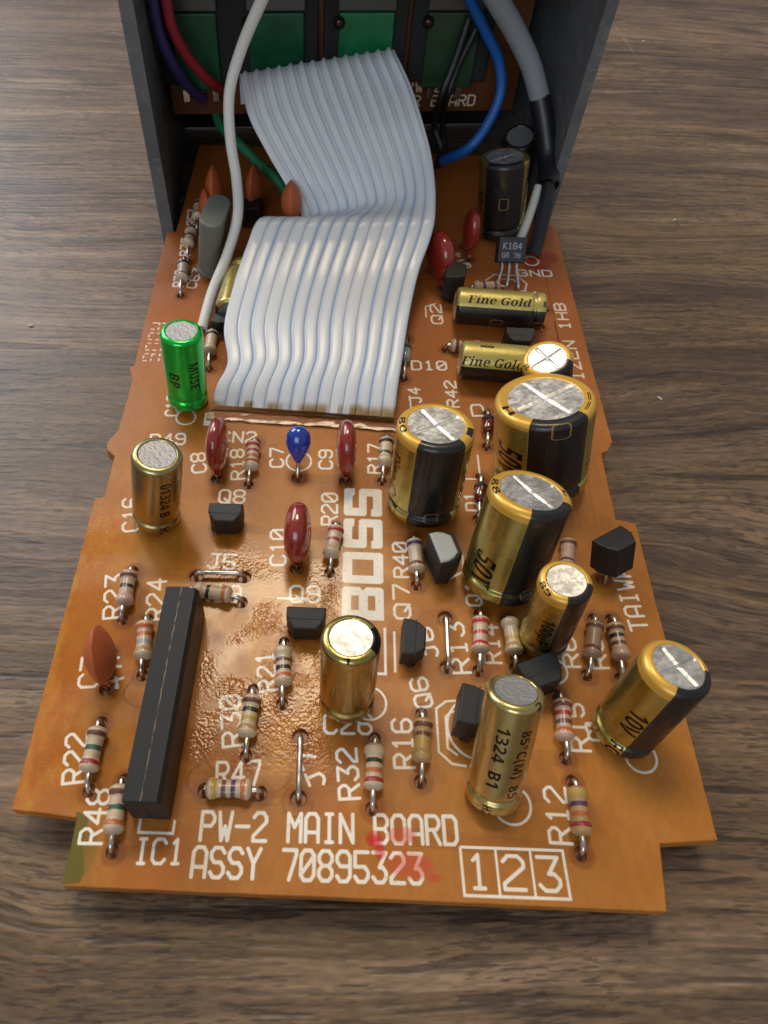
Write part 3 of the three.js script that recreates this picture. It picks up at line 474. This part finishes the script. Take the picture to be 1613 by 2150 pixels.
// ---------------------------------------------------------------- the board itself, with a real hole under every lead
{
  const board = thing('circuit_board', 'orange brown circuit board with white printed lettering, lying on the table', 'circuit board', [0, 0, 0]);
  const outline = [[-26, 21.3], [26.1, 21.6], [26.8, 16.1], [32.2, 15.6], [32.4, -19.6], [30.1, -20.2], [30.4, -30.6], [31.3, -31], [32.2, -32.6], [32.1, -81], [29.0, -81.6], [29.0, -103], [-30.6, -103], [-30.8, -75.2], [-32.2, -75], [-31.8, -43.3], [-32.4, -43], [-31.5, -40.4], [-31.6, -31.4], [-32.6, -29.2], [-32.4, -28], [-31.2, -27], [-31.2, -20.7], [-32.2, -20.3], [-32.1, 15.2], [-26.1, 15.7]];
  const sh = new THREE.Shape(); 
  outline.forEach(([x, z], i) => { const [nx, nz] = outline[(i + 1) % outline.length]; i ? sh.lineTo(x, -z) : sh.moveTo(x, -z); const n = Math.floor(Math.hypot(nx - x, nz - z) / 1.5); for (let k = 1; k < n; k++) { const f = k / n, px = x + (nx - x) * f, pz = z + (nz - z) * f; sh.lineTo(px + 0.14 * (fbm(px, pz, 2) - 0.5), -(pz + 0.14 * (fbm(pz + 40, px, 2) - 0.5))); } });
  const kept = []; for (const h of holes) if (h[1] < 19 && h[1] > -99 && Math.abs(h[0]) < 28.4 && !kept.some((k) => Math.hypot(k[0] - h[0], k[1] - h[1]) < (k[3] + h[3]) + 0.08)) kept.push(h);
  for (const [x, z, rx, rz] of kept) { const p = new THREE.Path(); p.absellipse(x, -z, rx, rz, 0, Math.PI * 2, true); sh.holes.push(p); }
  const g = new THREE.ExtrudeGeometry(sh, { depth: 1.6, bevelEnabled: true, bevelThickness: 0.08, bevelSize: 0.08, bevelOffset: -0.08, bevelSegments: 1, curveSegments: 7 }).rotateX(-Math.PI / 2).translate(0, -1.68, 0);
  const X0 = -34, Z0 = -104, PX = 16, CW = 68 * PX, CH = 128 * PX, pos = g.attributes.position, uv = g.attributes.uv;
  for (let i = 0; i < pos.count; i++) uv.setXY(i, (pos.getX(i) - X0) / 68, 1 - (pos.getZ(i) - Z0) / 128);
  const draw = (g, ink) => {
    const X = (x) => (x - X0) * PX, Z = (z) => (z - Z0) * PX;
    const line = (w, ...pts) => { g.lineWidth = w * PX; g.beginPath(); pts.forEach(([x, z], i) => (i ? g.lineTo(X(x), Z(z)) : g.moveTo(X(x), Z(z)))); g.stroke(); };
    const ring = (x, z, r, w = 0.24, a0 = 0, a1 = Math.PI * 2) => { g.lineWidth = w * PX; g.beginPath(); g.arc(X(x), Z(z), r * PX, a0, a1); g.stroke(); };
    g.strokeStyle = g.fillStyle = ink; g.lineCap = g.lineJoin = 'round';
    for (const [text, x0, z0, x1, z1, h] of prints) {
      const len = Math.hypot(x1 - x0, z1 - z0), pitch = len / (text.length - 0.28), big = text.length > 12;
      g.save(); g.translate(X(x0), Z(z0)); g.rotate(Math.atan2(z1 - z0, x1 - x0)); g.lineWidth = (big ? 0.34 : 0.3) * PX; lettering(g, text, pitch * 0.72 * PX, h * PX, pitch * PX); g.restore();
    }
    g.lineCap = 'butt';
    // numbered boxes
    g.lineJoin = 'miter'; line(0.26, [8.6, 17], [17.8, 17], [17.9, 20.9], [8.7, 20.9], [8.6, 17]); line(0.22, [11.75, 17], [11.8, 20.9]); line(0.22, [14.85, 17], [14.9, 20.9]);
    g.lineWidth = 0.34 * PX; g.lineJoin = g.lineCap = 'round'; ['1', '2', '3'].forEach((c, i) => letter(g, c, X(9.2 + i * 3.1), Z(20.3), 1.8 * PX, 2.7 * PX));
    g.lineCap = 'butt'; g.lineJoin = 'miter';
    // maker's block letters, reading away from the viewer
    g.save(); g.translate(X(2.15), Z(-5.4)); g.rotate(-Math.PI / 2);          // local x runs up the board, local y to the right
    const k = PX, q = (pts, hole) => { g.beginPath(); pts.forEach(([a, b], i) => (i ? g.lineTo(a * k, -b * k) : g.moveTo(a * k, -b * k))); g.closePath(); if (hole) { hole.forEach(([a, b], i) => (i ? g.lineTo(a * k, -b * k) : g.moveTo(a * k, -b * k))); g.closePath(); } g.fill('evenodd'); };
    g.lineJoin = 'round'; 
    { const o = 0.0; q([[o, 0], [o + 3.8, 0], [o + 4.1, 0.3], [o + 4.1, 1.9], [o + 3.7, 2.3], [o + 4.1, 2.7], [o + 4.1, 4.3], [o + 3.8, 4.6], [o, 4.6]]); g.globalCompositeOperation = 'destination-out'; q([[o + 1.2, 0.95], [o + 3.0, 0.95], [o + 3.0, 1.75], [o + 1.2, 1.75]]); q([[o + 1.2, 2.75], [o + 3.0, 2.75], [o + 3.0, 3.6], [o + 1.2, 3.6]]); g.globalCompositeOperation = 'source-over'; }
    { const o = 4.55; q([[o + 0.25, 0], [o + 3.9, 0], [o + 4.15, 0.3], [o + 4.15, 4.3], [o + 3.9, 4.6], [o + 0.25, 4.6], [o, 4.3], [o, 0.3]], [[o + 1.05, 1.1], [o + 1.05, 3.5], [o + 3.15, 3.5], [o + 3.15, 1.1]]); }
    for (const o of [9.25, 13.8]) q([[o + 0.25, 0], [o + 3.9, 0], [o + 4.15, 0.3], [o + 4.15, 2.5], [o + 3.85, 2.8], [o + 1.2, 2.8], [o + 1.2, 3.55], [o + 2.9, 3.55], [o + 3.2, 3.3], [o + 4.15, 3.3], [o + 4.15, 4.3], [o + 3.9, 4.6], [o + 0.25, 4.6], [o, 4.3], [o, 2.1], [o + 0.3, 1.85], [o + 2.95, 1.85], [o + 2.95, 1.1], [o + 1.2, 1.1], [o + 0.95, 1.35], [o, 1.35], [o, 0.3]]);
    g.restore();
    line(0.3, [2.2, -4.6], [2.2, 0.7], [1.2, 0.7]);
    // component outlines
    g.fillRect(X(-20.9), Z(-35), 1.25 * PX, 2.3 * PX);
    for (const [x, z, r] of [[-23.3, -34, 1.25], [-8.2, -27.3, 1.55], [26.8, -70.9, 1.15], [26.8, 8.3, 1.5], [13.7, 13.2, 1.75], [0.5, 3.9, 1.7], [19.7, -0.3, 1.35], [11.4, 6, 3.2]]) ring(x, z, r);
    line(0.24, [-20.3, 15.6], [-20.3, 16.75], [-17.2, 16.75], [-17.2, 15.6]);
    line(0.28, [-17.6, -19.6], [-14.4, -19.6]); line(0.28, [-9.6, -7.7], [-5.9, -7.7]); line(0.26, [3.2, -4.2], [3.2, 0.5]);
    line(0.24, [10.2, 3.2], [8.2, 3.4], [7.2, 4.2], [7.2, 8.5], [8.4, 9.6], [9.8, 9.8]); line(0.24, [10, 4.2], [8.6, 4.5], [8.1, 5], [8.1, 8.1], [9, 8.8]);
    line(0.24, [10.4, -14.6], [11.3, -14.2], [11.2, -12.0], [9.6, -11]);
    line(0.24, [18.6, -62], [19, -65.5], [20.5, -67], [24, -67], [25.3, -65], [24.8, -63.2], [20, -62.8]); line(0.22, [19.8, -63.5], [20.2, -65], [21.5, -65.9], [23.3, -65.9], [24.2, -64.6]);
    line(0.22, [9.6, -30.6], [10.1, -30.6], [10.1, -25.5], [14.4, -25.5], [14.4, -29.5]); line(0.22, [12.8, -16.8], [14.4, -17.2]);
    line(0.22, [3.6, -42], [4.6, -42]); line(0.22, [6.2, -38.6], [6.2, -36]); line(0.22, [9.2, -56], [9.2, -58.5], [10.8, -59.3]);
    line(0.24, [-22.6, -50.2], [-20.8, -50.2], [-21.6, -47.8]);
    // dashed outline figures by the left edge
    g.save(); g.translate(X(-28.6), Z(-44.4)); g.rotate(-Math.PI / 2); g.lineWidth = 0.2 * PX; g.setLineDash([9, 7]); const seven = { 9: [[0, 0], [1.4, 0], [1.4, 2.2], [0, 2.2], [0, 1.1], [1.4, 1.1]], 0: [[0, 0], [1.4, 0], [1.4, 2.2], [0, 2.2], [0, 0]], 4: [[0, 2.2], [0, 1.1], [1.4, 1.1], [1.4, 2.2], [1.4, 0]] }; [9, 0, 0, 4].forEach((d, i) => { g.beginPath(); seven[d].forEach(([a, b], k) => (k ? g.lineTo((i * 2.2 + a) * PX, -b * PX) : g.moveTo((i * 2.2 + a) * PX, -b * PX))); g.stroke(); }); g.restore(); g.setLineDash([]);
  };
  const inkLayer = document.createElement('canvas'); inkLayer.width = CW; inkLayer.height = CH; draw(inkLayer.getContext('2d'), 'rgb(240,236,228)');
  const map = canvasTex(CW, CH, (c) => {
    const im = new ImageData(CW, CH);
    for (let y = 0; y < CH; y++) for (let x = 0; x < CW; x++) {
      const mx = X0 + x / PX, mz = Z0 + y / PX, o = (y * CW + x) * 4;
      const cloud = fbm(mx / 9 + 4, mz / 9 + 2, 4), fleck = fbm(mx / 0.45, mz / 0.9, 3), amber = smooth(0.56, 0.7, fbm(mx / 4.2 + 30, mz / 6 + 11, 4)) * smooth(-24, 4, mz) * smooth(16, -4, mx);
      const rim = smooth(-27.6, -28.8, mx + 1.2 * (fbm(mz / 5, 2, 2) - 0.5)) * smooth(-20, -17, mz);
      const trace = smooth(0.5, 0.53, fbm(Math.round(mx / 3.1) * 0.71 + 3, Math.round(mz / 4.6) * 0.63, 1)) * 0.025;
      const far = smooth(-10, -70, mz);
      let r = 177 + 20 * (cloud - 0.5) + 16 * (fleck - 0.5), g2 = 112 + 22 * (cloud - 0.5) + 13 * (fleck - 0.5), b = 40 + 18 * (cloud - 0.5) + 8 * (fleck - 0.5);
      r *= 1 - trace; g2 *= 1 - 1.2 * trace; b *= 1 - 1.2 * trace;
      r += (190 - r) * rim * 0.8; g2 += (118 - g2) * rim * 0.8 + 14 * rim * (fleck - 0.5) * 3; b += (40 - b) * rim * 0.8;
      r += (166 - r) * amber * 0.7; g2 += (92 - g2) * amber * 0.7; b += (26 - b) * amber * 0.7;
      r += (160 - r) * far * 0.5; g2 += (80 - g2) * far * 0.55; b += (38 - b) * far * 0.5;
      im.data[o] = clamp(r, 0, 255); im.data[o + 1] = clamp(g2, 0, 255); im.data[o + 2] = clamp(b, 0, 255); im.data[o + 3] = 255;
    }
    c.putImageData(im, 0, 0);
    const X = (x) => (x - X0) * PX, Z = (z) => (z - Z0) * PX;
    const blob = (x, z, r, col, squash = 1) => { c.save(); c.translate(X(x), Z(z)); c.scale(1, squash); const g = c.createRadialGradient(0, 0, 0, 0, 0, r * PX); g.addColorStop(0, `rgba(${col},0.55)`); g.addColorStop(0.75, `rgba(${col},0.35)`); g.addColorStop(1, `rgba(${col},0)`); c.fillStyle = g; c.beginPath(); c.arc(0, 0, r * PX, 0, 7); c.fill(); c.restore(); };
    c.lineCap = c.lineJoin = 'round';
    for (let i = 0; i + 1 < kept.length; i++) { const a = kept[i], q = kept[(i * 7 + 3) % kept.length]; if (Math.hypot(a[0] - q[0], a[1] - q[1]) > 26) continue; c.strokeStyle = i % 3 ? 'rgba(96,46,10,0.13)' : 'rgba(220,160,90,0.10)'; c.lineWidth = (0.9 + rnd() * 1.3) * PX; const mx = a[0] + (q[0] - a[0]) * rnd(); c.beginPath(); c.moveTo(X(a[0]), Z(a[1])); c.lineTo(X(mx), Z(a[1])); c.lineTo(X(mx + 1), Z(q[1] - Math.sign(q[1] - a[1]))); c.lineTo(X(q[0]), Z(q[1])); c.stroke(); }
    for (const [x, z] of kept) { blob(x + 0.1, z + 0.1, 1.35, '104,50,16'); }
    for (let i = 0; i < 46; i++) blob(-18 + rnd() * 26, -12 + rnd() * 26, 0.6 + rnd() * 1.5, '150,82,18', 0.6 + rnd());
    c.strokeStyle = 'rgba(122,66,14,0.5)'; c.lineWidth = 4; for (const [x, z, r] of [[-13, 9, 2.3], [-9, 11, 1.9], [-15, 12, 1.4], [-6.2, 13.6, 1.5], [-8.5, 7.6, 2.2], [-22, 3.5, 1.9]]) { c.beginPath(); for (let a = 0; a <= 4.6; a += 0.2) { const q = r * (1 + 0.35 * (vnoise(a * 1.4 + x, z) - 0.5)); c.lineTo(X(x + q * Math.cos(a)), Z(z + q * Math.sin(a))); } c.stroke(); }
    c.fillStyle = 'rgba(84,84,22,0.72)'; c.beginPath(); [[-26.2, 15.2], [-24.9, 15.4], [-25.1, 17.6], [-24.4, 20.1], [-24.6, 21], [-26.2, 21.2]].forEach(([x, z], i) => (i ? c.lineTo(X(x), Z(z)) : c.moveTo(X(x), Z(z)))); c.fill(); blob(-25, 18.6, 1.6, '90,92,22', 1.6);
    blob(27.5, -69.5, 2.4, '150,20,14', 1.2); blob(29.8, -72, 1.8, '150,20,14');
    const ink = inkLayer.getContext('2d'), px = ink.getImageData(0, 0, CW, CH);          // worn print: pinholes and thin spots
    for (let i = 0; i < CW * CH; i++) { if (!px.data[i * 4 + 3]) continue; const x = i % CW, y = (i / CW) | 0, w = fbm(x / 5, y / 5, 3), big = fbm(x / 60 + 9, y / 60, 2); px.data[i * 4 + 3] *= 0.98 - 0.25 * smooth(0.7, 0.85, w) - 0.08 * smooth(0.5, 0.75, big); }
    ink.putImageData(px, 0, 0); c.drawImage(inkLayer, 0, 0);
    blob(0.9, 16.6, 0.9, '196,10,26', 0.9); blob(0.8, 16.7, 0.6, '196,10,26', 0.9); blob(1.4, 17.6, 0.55, '196,10,26', 1.4); blob(3.4, 16.2, 1.5, '205,60,50', 0.6); blob(4.2, 18.7, 2.4, '205,60,50', 0.5); blob(6.2, 19.6, 0.8, '200,60,40', 0.5);
  });
  map.wrapS = map.wrapT = THREE.ClampToEdgeWrapping;
  const rough = dataTex(544, 1024, (x, y) => { const mx = X0 + x / 8, mz = Z0 + (1024 - y) / 8; return 0.16 + 0.12 * smooth(0.4, 0.65, fbm(mx / 5 + 8, mz / 5, 3)) + 0.2 * smooth(12, 16, mz) + 0.2 * smooth(-3, 0, mx) + 0.12 * smooth(-14, -18, mz); });
  const wrinkle = dataTex(CW, CH, (x, y) => {
    const mx = X0 + x / PX, mz = Z0 + (CH - y) / PX, calm = 0.05 + 0.9 * Math.max(smooth(-17.5, -15.5, mx) * smooth(-2, -4, mx) * smooth(-14, -9, mz) * smooth(12, 7, mz) * smooth(0.4, 0.56, fbm(mx / 4.4, mz / 4.4 + 9, 3) + 0.04), 0.22 * smooth(-27.4, -29, mx) * smooth(-21, -19, mz));
    const a = fbm(mx / 2.2, mz / 2.2, 3), b = Math.abs(fbm(mx / 0.42 + 5, mz / 0.42, 3) - 0.5) * 2, c = fbm(mx / 0.2, mz / 0.2, 2);
    return 0.5 + 1.05 * calm * (0.34 * (a - 0.5) + 0.3 * (b - 0.3) + 0.34 * (c - 0.5));
  });
  wrinkle.wrapS = wrinkle.wrapT = THREE.ClampToEdgeWrapping;
  const under = new THREE.ShapeGeometry(new THREE.Shape(outline.map(([x, z]) => new THREE.Vector2(x * 0.995, -z * 0.998))), 1).rotateX(-Math.PI / 2);
  part('solder_side', under, phy({ color: lin(0.3, 0.12, 0.035), roughness: 0.35, name: 'lacquered solder side' }), board, [0, -0.5, 0]);
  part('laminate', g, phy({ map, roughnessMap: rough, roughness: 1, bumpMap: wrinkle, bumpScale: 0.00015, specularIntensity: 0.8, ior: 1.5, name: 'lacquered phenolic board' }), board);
}

// ---------------------------------------------------------------- ribbon cable
{
  const rows = [[[-20, 0.8, -35.7], [3.9, 0.8, -34.6]],
[[-19.5, 2.4, -37.4], [4.3, 2.4, -38.7]],
[[-18.3, 3.6, -40.4], [5, 3.6, -43.6]],
[[-19.3, 4.6, -46.3], [6, 5, -50.8]],
[[-18.8, 5.4, -54.5], [7.6, 6, -59.2]],
[[-17.5, 7, -61.8], [9.1, 7.6, -63.8]],
[[-16, 8.6, -66.1], [9.8, 8.8, -66.8]],
[[-13.1, 6, -70], [10, 9.6, -69.7]],
[[-10.2, 5.2, -72.1], [9.9, 11, -72.4]],
[[-12.4, 9.5, -73.4], [9.2, 13.4, -77.4]],
[[-15.4, 13, -76.3], [7.6, 16.4, -81.8]],
[[-18.3, 16.8, -79.7], [5.8, 18.8, -87.4]],
[[-19.6, 19.6, -83.9], [3.7, 20.8, -92]],
    [[-20.1, 19.5, -86.6], [3.3, 20.6, -94.6]], [[-20.4, 17.4, -88.4], [3.1, 18.4, -96.2]], [[-20.5, 14, -88.9], [3, 15, -96.5]]
  ];
  const cable = thing('ribbon_cable', 'flat white ribbon cable folding from the circuit board up into the case', 'ribbon cable', [-8, 0, -60]);
  const L = new THREE.CatmullRomCurve3(rows.map((r) => V(...r[0])), false, 'centripetal'), R = new THREE.CatmullRomCurve3(rows.map((r) => V(...r[1])), false, 'centripetal');
  const N = 150, count = 14, cut = 14;
  const at = (t, u) => { const k = t * (rows.length - 1) / (rows.length - 1); const a = L.getPoint(k), b = R.getPoint(k); return a.lerp(b, u).add(V(0, 0.35 * Math.sin(t * 9 + u * 2.2) * u * (1 - u), 0)); };
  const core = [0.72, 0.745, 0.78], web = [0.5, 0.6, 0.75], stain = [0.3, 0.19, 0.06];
  const skin = phy({ vertexColors: true, roughness: 0.36, clearcoat: 0.4, clearcoatRoughness: 0.2, bumpMap: grain, bumpScale: 0.00003, name: 'white cable sheath' });
  for (let s = 0; s < count; s++) {
    const pos = [], col = [], idx = [], uvs = [], ring = 2 * (cut + 1);
    const wide = 0.86 + 0.3 * hash(s, 5);
    for (let i = 0; i <= N; i++) {
      const t = i / N, e = 0.004;
      for (let side = 0; side < 2; side++) for (let j = 0; j <= cut; j++) {
        const jj = side ? cut - j : j, f = jj / cut, u = (s + f) / count, p = at(t, u);
        const du = at(t, Math.min(1, u + 0.02)).sub(at(t, Math.max(0, u - 0.02))), dt = at(Math.min(1, t + e), u).sub(at(Math.max(0, t - e), u));
        const n = dt.cross(du).normalize().multiplyScalar(-1); if (n.length() < 0.5) n.set(0, 1, 0); if (n.y + n.z * 0.6 < 0) n.multiplyScalar(-1);
        const lift = smooth(0.45, 0.75, t), flat = Math.sqrt(Math.max(0, 1 - ((f - 0.5) / 0.5) ** 2)) ** 0.9 * 0.17 * wide, rib = 0.36 * wide * (1 - 0.6 * smooth(0.9, 0.96, t)) * Math.exp(-(((f - 0.5) / 0.17) ** 2)); const bump = 0.1 + flat * (1 - lift) + rib * lift;
        p.addScaledVector(n, side ? -0.28 - 0.5 * (bump - 0.1) : bump - 0.1);
        pos.push(p.x + 8, p.y, p.z + 60); uvs.push(u * 6, t * 12);
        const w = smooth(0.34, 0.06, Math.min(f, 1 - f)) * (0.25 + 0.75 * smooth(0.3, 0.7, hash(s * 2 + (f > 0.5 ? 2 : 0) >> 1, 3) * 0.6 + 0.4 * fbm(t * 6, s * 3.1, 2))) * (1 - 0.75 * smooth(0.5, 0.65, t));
        const d = smooth(0.024, 0.0, t - 0.012 * fbm(u * 20, 4.4, 3)) * smooth(0.35, 0.6, fbm(u * 9 + 2, 7.7, 3)) + 0.7 * smooth(0.03, 0.01, t) * smooth(0.64, 0.7, fbm(u * 14 + 5, 1.7, 2));
        for (let c = 0; c < 3; c++) { let z = core[c] + (web[c] - core[c]) * w; z += (stain[c] - z) * clamp(d); col.push(z); }
      }
    }
    for (let i = 0; i < N; i++) for (let j = 0; j < ring; j++) { const a = i * ring + j, b = i * ring + ((j + 1) % ring), c = a + ring, d = b + ring; idx.push(a, c, b, b, c, d); }
    const g = new THREE.BufferGeometry(); g.setAttribute('position', new THREE.Float32BufferAttribute(pos, 3)); g.setAttribute('color', new THREE.Float32BufferAttribute(col, 3)); g.setAttribute('uv', new THREE.Float32BufferAttribute(uvs, 2)); g.setIndex(idx); g.computeVertexNormals();
    part('conductor', g, skin, cable);
  }
}

// ---------------------------------------------------------------- case with its inner board
const caseAt = [-0.9, TABLE_Y, -79.5], caseTurn = 0.108;
{
  const k = thing('metal_case', 'grey metal case standing open behind the circuit board', 'case', caseAt); k.rotation.y = caseTurn;
  const H = 42, D = 42, wall = (x0, x1) => { const s = new THREE.Shape(); s.moveTo(x0, 0); s.lineTo(x1, 0); s.lineTo(x1, -D); s.lineTo(x0, -D); s.closePath(); return new THREE.ExtrudeGeometry(s, { depth: H - 0.4, bevelEnabled: true, bevelThickness: 0.2, bevelSize: 0.25, bevelOffset: -0.25, bevelSegments: 3 }).rotateX(-Math.PI / 2).scale(1, 1, 1).translate(0, 0.2, 0); };
  const flip = (g) => g;   // the extruded outline runs to +z after the turn, so the walls are set back by their own depth
  part('side_wall', wall(-32.6, -30.7).translate(0, 0, -D), M.steel, k, [0, 0, 0], [0, 0, 0.012]);
  part('side_wall', wall(31.0, 32.7).translate(0, 0, -D), M.steel, k, [0, 0, 0], [0, 0, -0.02]);
  part('back_wall', new THREE.BoxGeometry(62.4, H - 1, 1.6), M.inside, k, [0.2, H / 2, -D + 0.9]);
  part('end_wall', new RoundedBoxGeometry(66, 2, D, 2, 0.5), M.steel, k, [0.1, H + 1, -D / 2]);
}
const inCase = (x, y, z) => { const c = Math.cos(caseTurn), s = Math.sin(caseTurn); return [caseAt[0] + x * c + z * s, y, caseAt[2] - x * s + z * c]; };
{
  const b = thing('control_board', 'brown control board with printed lettering standing inside the case', 'circuit board', inCase(-1, 9.4, -19)); b.rotation.y = caseTurn;
  const map = canvasTex(1024, 400, (g) => {
    g.fillStyle = 'rgb(92,50,22)'; g.fillRect(0, 0, 1024, 400); for (let i = 0; i < 300; i++) { g.fillStyle = `rgba(60,30,8,${0.12 * rnd()})`; g.fillRect(rnd() * 1024, rnd() * 400, 20 + rnd() * 60, 4 + rnd() * 20); }
    g.strokeStyle = 'rgb(205,195,170)'; g.lineWidth = 5; g.lineCap = g.lineJoin = 'round';
    const put = (t, x, y, w, h) => { g.save(); g.translate(x, y); lettering(g, t, w * 0.72, h, w); g.restore(); };
    put('VR4', 90, 318, 26, 28); put('VR1', 850, 300, 26, 26); put('PW-2', 690, 342, 30, 30); put('VR BOARD', 690, 384, 28, 30);
  });
  const g = new RoundedBoxGeometry(58, 22, 1.6, 2, 0.3); part('laminate', g, phy({ color: lin(0.3, 0.13, 0.045), roughness: 0.4 }), b, [0, 11, 0]);
  const f = new THREE.PlaneGeometry(57.6, 22); part('printed_face', f, phy({ map, roughness: 0.38, name: 'printed board face' }), b, [0, 11, 0.806]);
}
[[-25.0, 7.6], [-12.4, 9.2], [1.6, 9.2], [15.4, 9]].forEach(([x, w], i) => {
  const t = thing('potentiometer', ['control with green back at the left end of the row in the case', 'control with green back behind the white wire and the ribbon cable', 'bright green backed control above the top of the ribbon cable', 'shaded control with green back behind the blue wire'][i], 'potentiometer', inCase(x, 14.4, -17.6), 'green backed controls inside the case'); t.rotation.y = caseTurn;
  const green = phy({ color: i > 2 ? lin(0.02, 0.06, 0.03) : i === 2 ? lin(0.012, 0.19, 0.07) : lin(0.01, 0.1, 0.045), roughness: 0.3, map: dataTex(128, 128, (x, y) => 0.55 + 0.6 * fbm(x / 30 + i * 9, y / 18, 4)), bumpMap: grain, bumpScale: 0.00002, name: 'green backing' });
  part('housing', new RoundedBoxGeometry(13.2, 15.5, 5, 2, 0.4), M.inside, t, [0, 7.8, -2.1]);
  part('green_back', new RoundedBoxGeometry(w - 0.6, 11, 0.8, 2, 0.3), green, t, [0, 5.0, 0.75]);
  part('metal_clip', new RoundedBoxGeometry(w - 0.2, 4.6, 0.6, 2, 0.25), phy({ color: lin(0.1, 0.11, 0.11), metalness: 0.6, roughness: 0.35 }), t, [0, 13, 0.9]);
  for (const s of [-1, 0, 1]) part('terminal', new RoundedBoxGeometry(1.1, 2.6, 0.3, 2, 0.1), M.lead, t, [s * 2.4, -1.2, 0.5]);
  part('rivet', new THREE.SphereGeometry(0.95, 20, 14), phy({ color: lin(0.03, 0.02, 0.015), roughness: 0.12, metalness: 0.4 }), t, [-w / 2 + 0.3, 9.2, 1.0]);
});

// ---------------------------------------------------------------- wires
function wire(name, label, points, r, mat, group, partName = 'sheath', seg = 70) {
  const [x, y, z] = points[0], t = thing(name, label, 'wire', [x, y, z], group);
  part(partName, tube(points.map((p) => [p[0] - x, p[1] - y, p[2] - z]), r, seg, 14), mat, t); return t;
}
const rel = (pts, o) => pts.map((p) => p.map((v, i) => v - o[i]));
wire('white_wire', 'thick white wire running from beside the green capacitor up out of the case', [[-23.3, 0.6, -50.8], [-22.3, 2.6, -56.7], [-20.5, 5.2, -61.9], [-19.2, 8.5, -66.6], [-19.6, 11.5, -71.2], [-20.5, 16, -74.4], [-20.5, 21, -77.2], [-18.7, 26, -78], [-15.2, 33, -76], [-12.5, 38, -73.2]], 0.78, wireMat(0.74, 0.74, 0.7));
wire('blue_wire', 'blue wire looping at the right inside the case', [[12.4, 30.2, -92], [17.2, 23.5, -94], [20, 19.4, -94.5], [21, 15.3, -93.5], [19.4, 11, -91.3], [17, 8, -90], [13.4, 4, -93]], 0.82, wireMat(0.01, 0.11, 0.42, 0.35));
wire('purple_wire', 'purple wire along the left wall of the case', [[-31.8, 29.8, -87], [-31.6, 24.3, -87.5], [-30.6, 20, -88.5], [-29.3, 16.2, -90.5], [-27.5, 12.3, -94]], 0.85, wireMat(0.05, 0.035, 0.16));
wire('red_wire', 'red wire beside the purple one in the case', [[-29.9, 29.9, -87], [-29.6, 25, -87.5], [-27.9, 20.3, -89], [-25.5, 16.4, -91], [-23.7, 13.3, -94.5]], 0.8, wireMat(0.36, 0.02, 0.035));
wire('green_wire', 'green wire passing behind the ribbon cable to the board', [[-26.1, 9.4, -97], [-25, 8.2, -94], [-21.7, 7, -90.6], [-17.9, 5, -87.7], [-14.8, 4, -84.8], [-12.8, 1, -84]], 0.85, wireMat(0.02, 0.17, 0.065));
wire('black_wire', 'thin black wire hanging down beside the right edge of the ribbon cable', [[14.6, 24.3, -97], [13.2, 18.8, -95.5], [11.7, 14.3, -94], [11.6, 8, -96], [12.9, 5.5, -94.5], [12.8, 2, -94.7]], 0.6, wireMat(0.012, 0.012, 0.013, 0.3));
wire('black_wire', 'thin black wire just behind another black one, right of the ribbon cable', [[16, 23, -97], [13.8, 17.5, -96], [12.8, 13.9, -95], [13.4, 7, -100.7], [14.7, 1, -100]], 0.55, wireMat(0.012, 0.012, 0.013, 0.3));
{
  const grey = [[27, 15.6, -90.5], [24.4, 20.4, -91], [20.7, 25.3, -90.5], [16.9, 29.8, -88.5], [12.6, 35.2, -85]], shrink = [[26.8, 16, -90.6], [27.8, 13.6, -89], [29.3, 9, -86], [29.3, 6.8, -81.4]], blackcore = [[29.3, 6.8, -81.7], [28.9, 4.9, -79], [28.1, 2.2, -75.2], [27, 0.2, -71.6]], whitecore = [[27.8, 6.4, -81.7], [26.7, 4, -78.3], [25.5, 2, -75.3], [24.5, 0.6, -73.5]];
  const t = wire('grey_cable', 'thick grey cable ending in black sleeve and two cores at the right of the case', grey, 1.6, wireMat(0.27, 0.3, 0.33));
  part('black_sleeve', tube(rel(shrink, grey[0]), 1.7, 30, 16), phy({ color: lin(0.012, 0.012, 0.015), roughness: 0.38 }), t);
  part('black_core', tube(rel(blackcore, grey[0]), 1.15, 30, 12), phy({ color: lin(0.016, 0.016, 0.022), roughness: 0.45 }), t);
  part('white_core', tube(rel(whitecore, grey[0]), 0.72, 24, 12), wireMat(0.62, 0.62, 0.56), t);
}
hole(27, -71.4, 0.6, 0.6);

// ---------------------------------------------------------------- crumbs on the table
[[56.4, -90.9, 0.6, 'pale lint crumb on the table level with the lettered transistor'], [42.9, -45.1, 2.2, 'pale lint crumb on the table beside the largest capacitor'], [67.9, -167.2, 1.2, 'pale lint crumb on the table by the upper part of the case'], [-50.5, -55.6, 0.2, 'pale lint crumb on the table left of the white wire']].forEach(([x, z, a, label]) => {
  const t = tag(part(numbered('lint_crumb'), tube([[-0.35, 0.1, 0], [-0.1, 0.16, 0.08], [0.14, 0.14, -0.04], [0.32, 0.08, 0.1]], 0.13, 12, 6), std({ color: lin(0.7, 0.68, 0.64), roughness: 0.9 }), scene, [x, TABLE_Y, z], [0, a, 0]), label, 'crumb', 'lint crumbs on the table');
});

renderer.render(scene, camera);
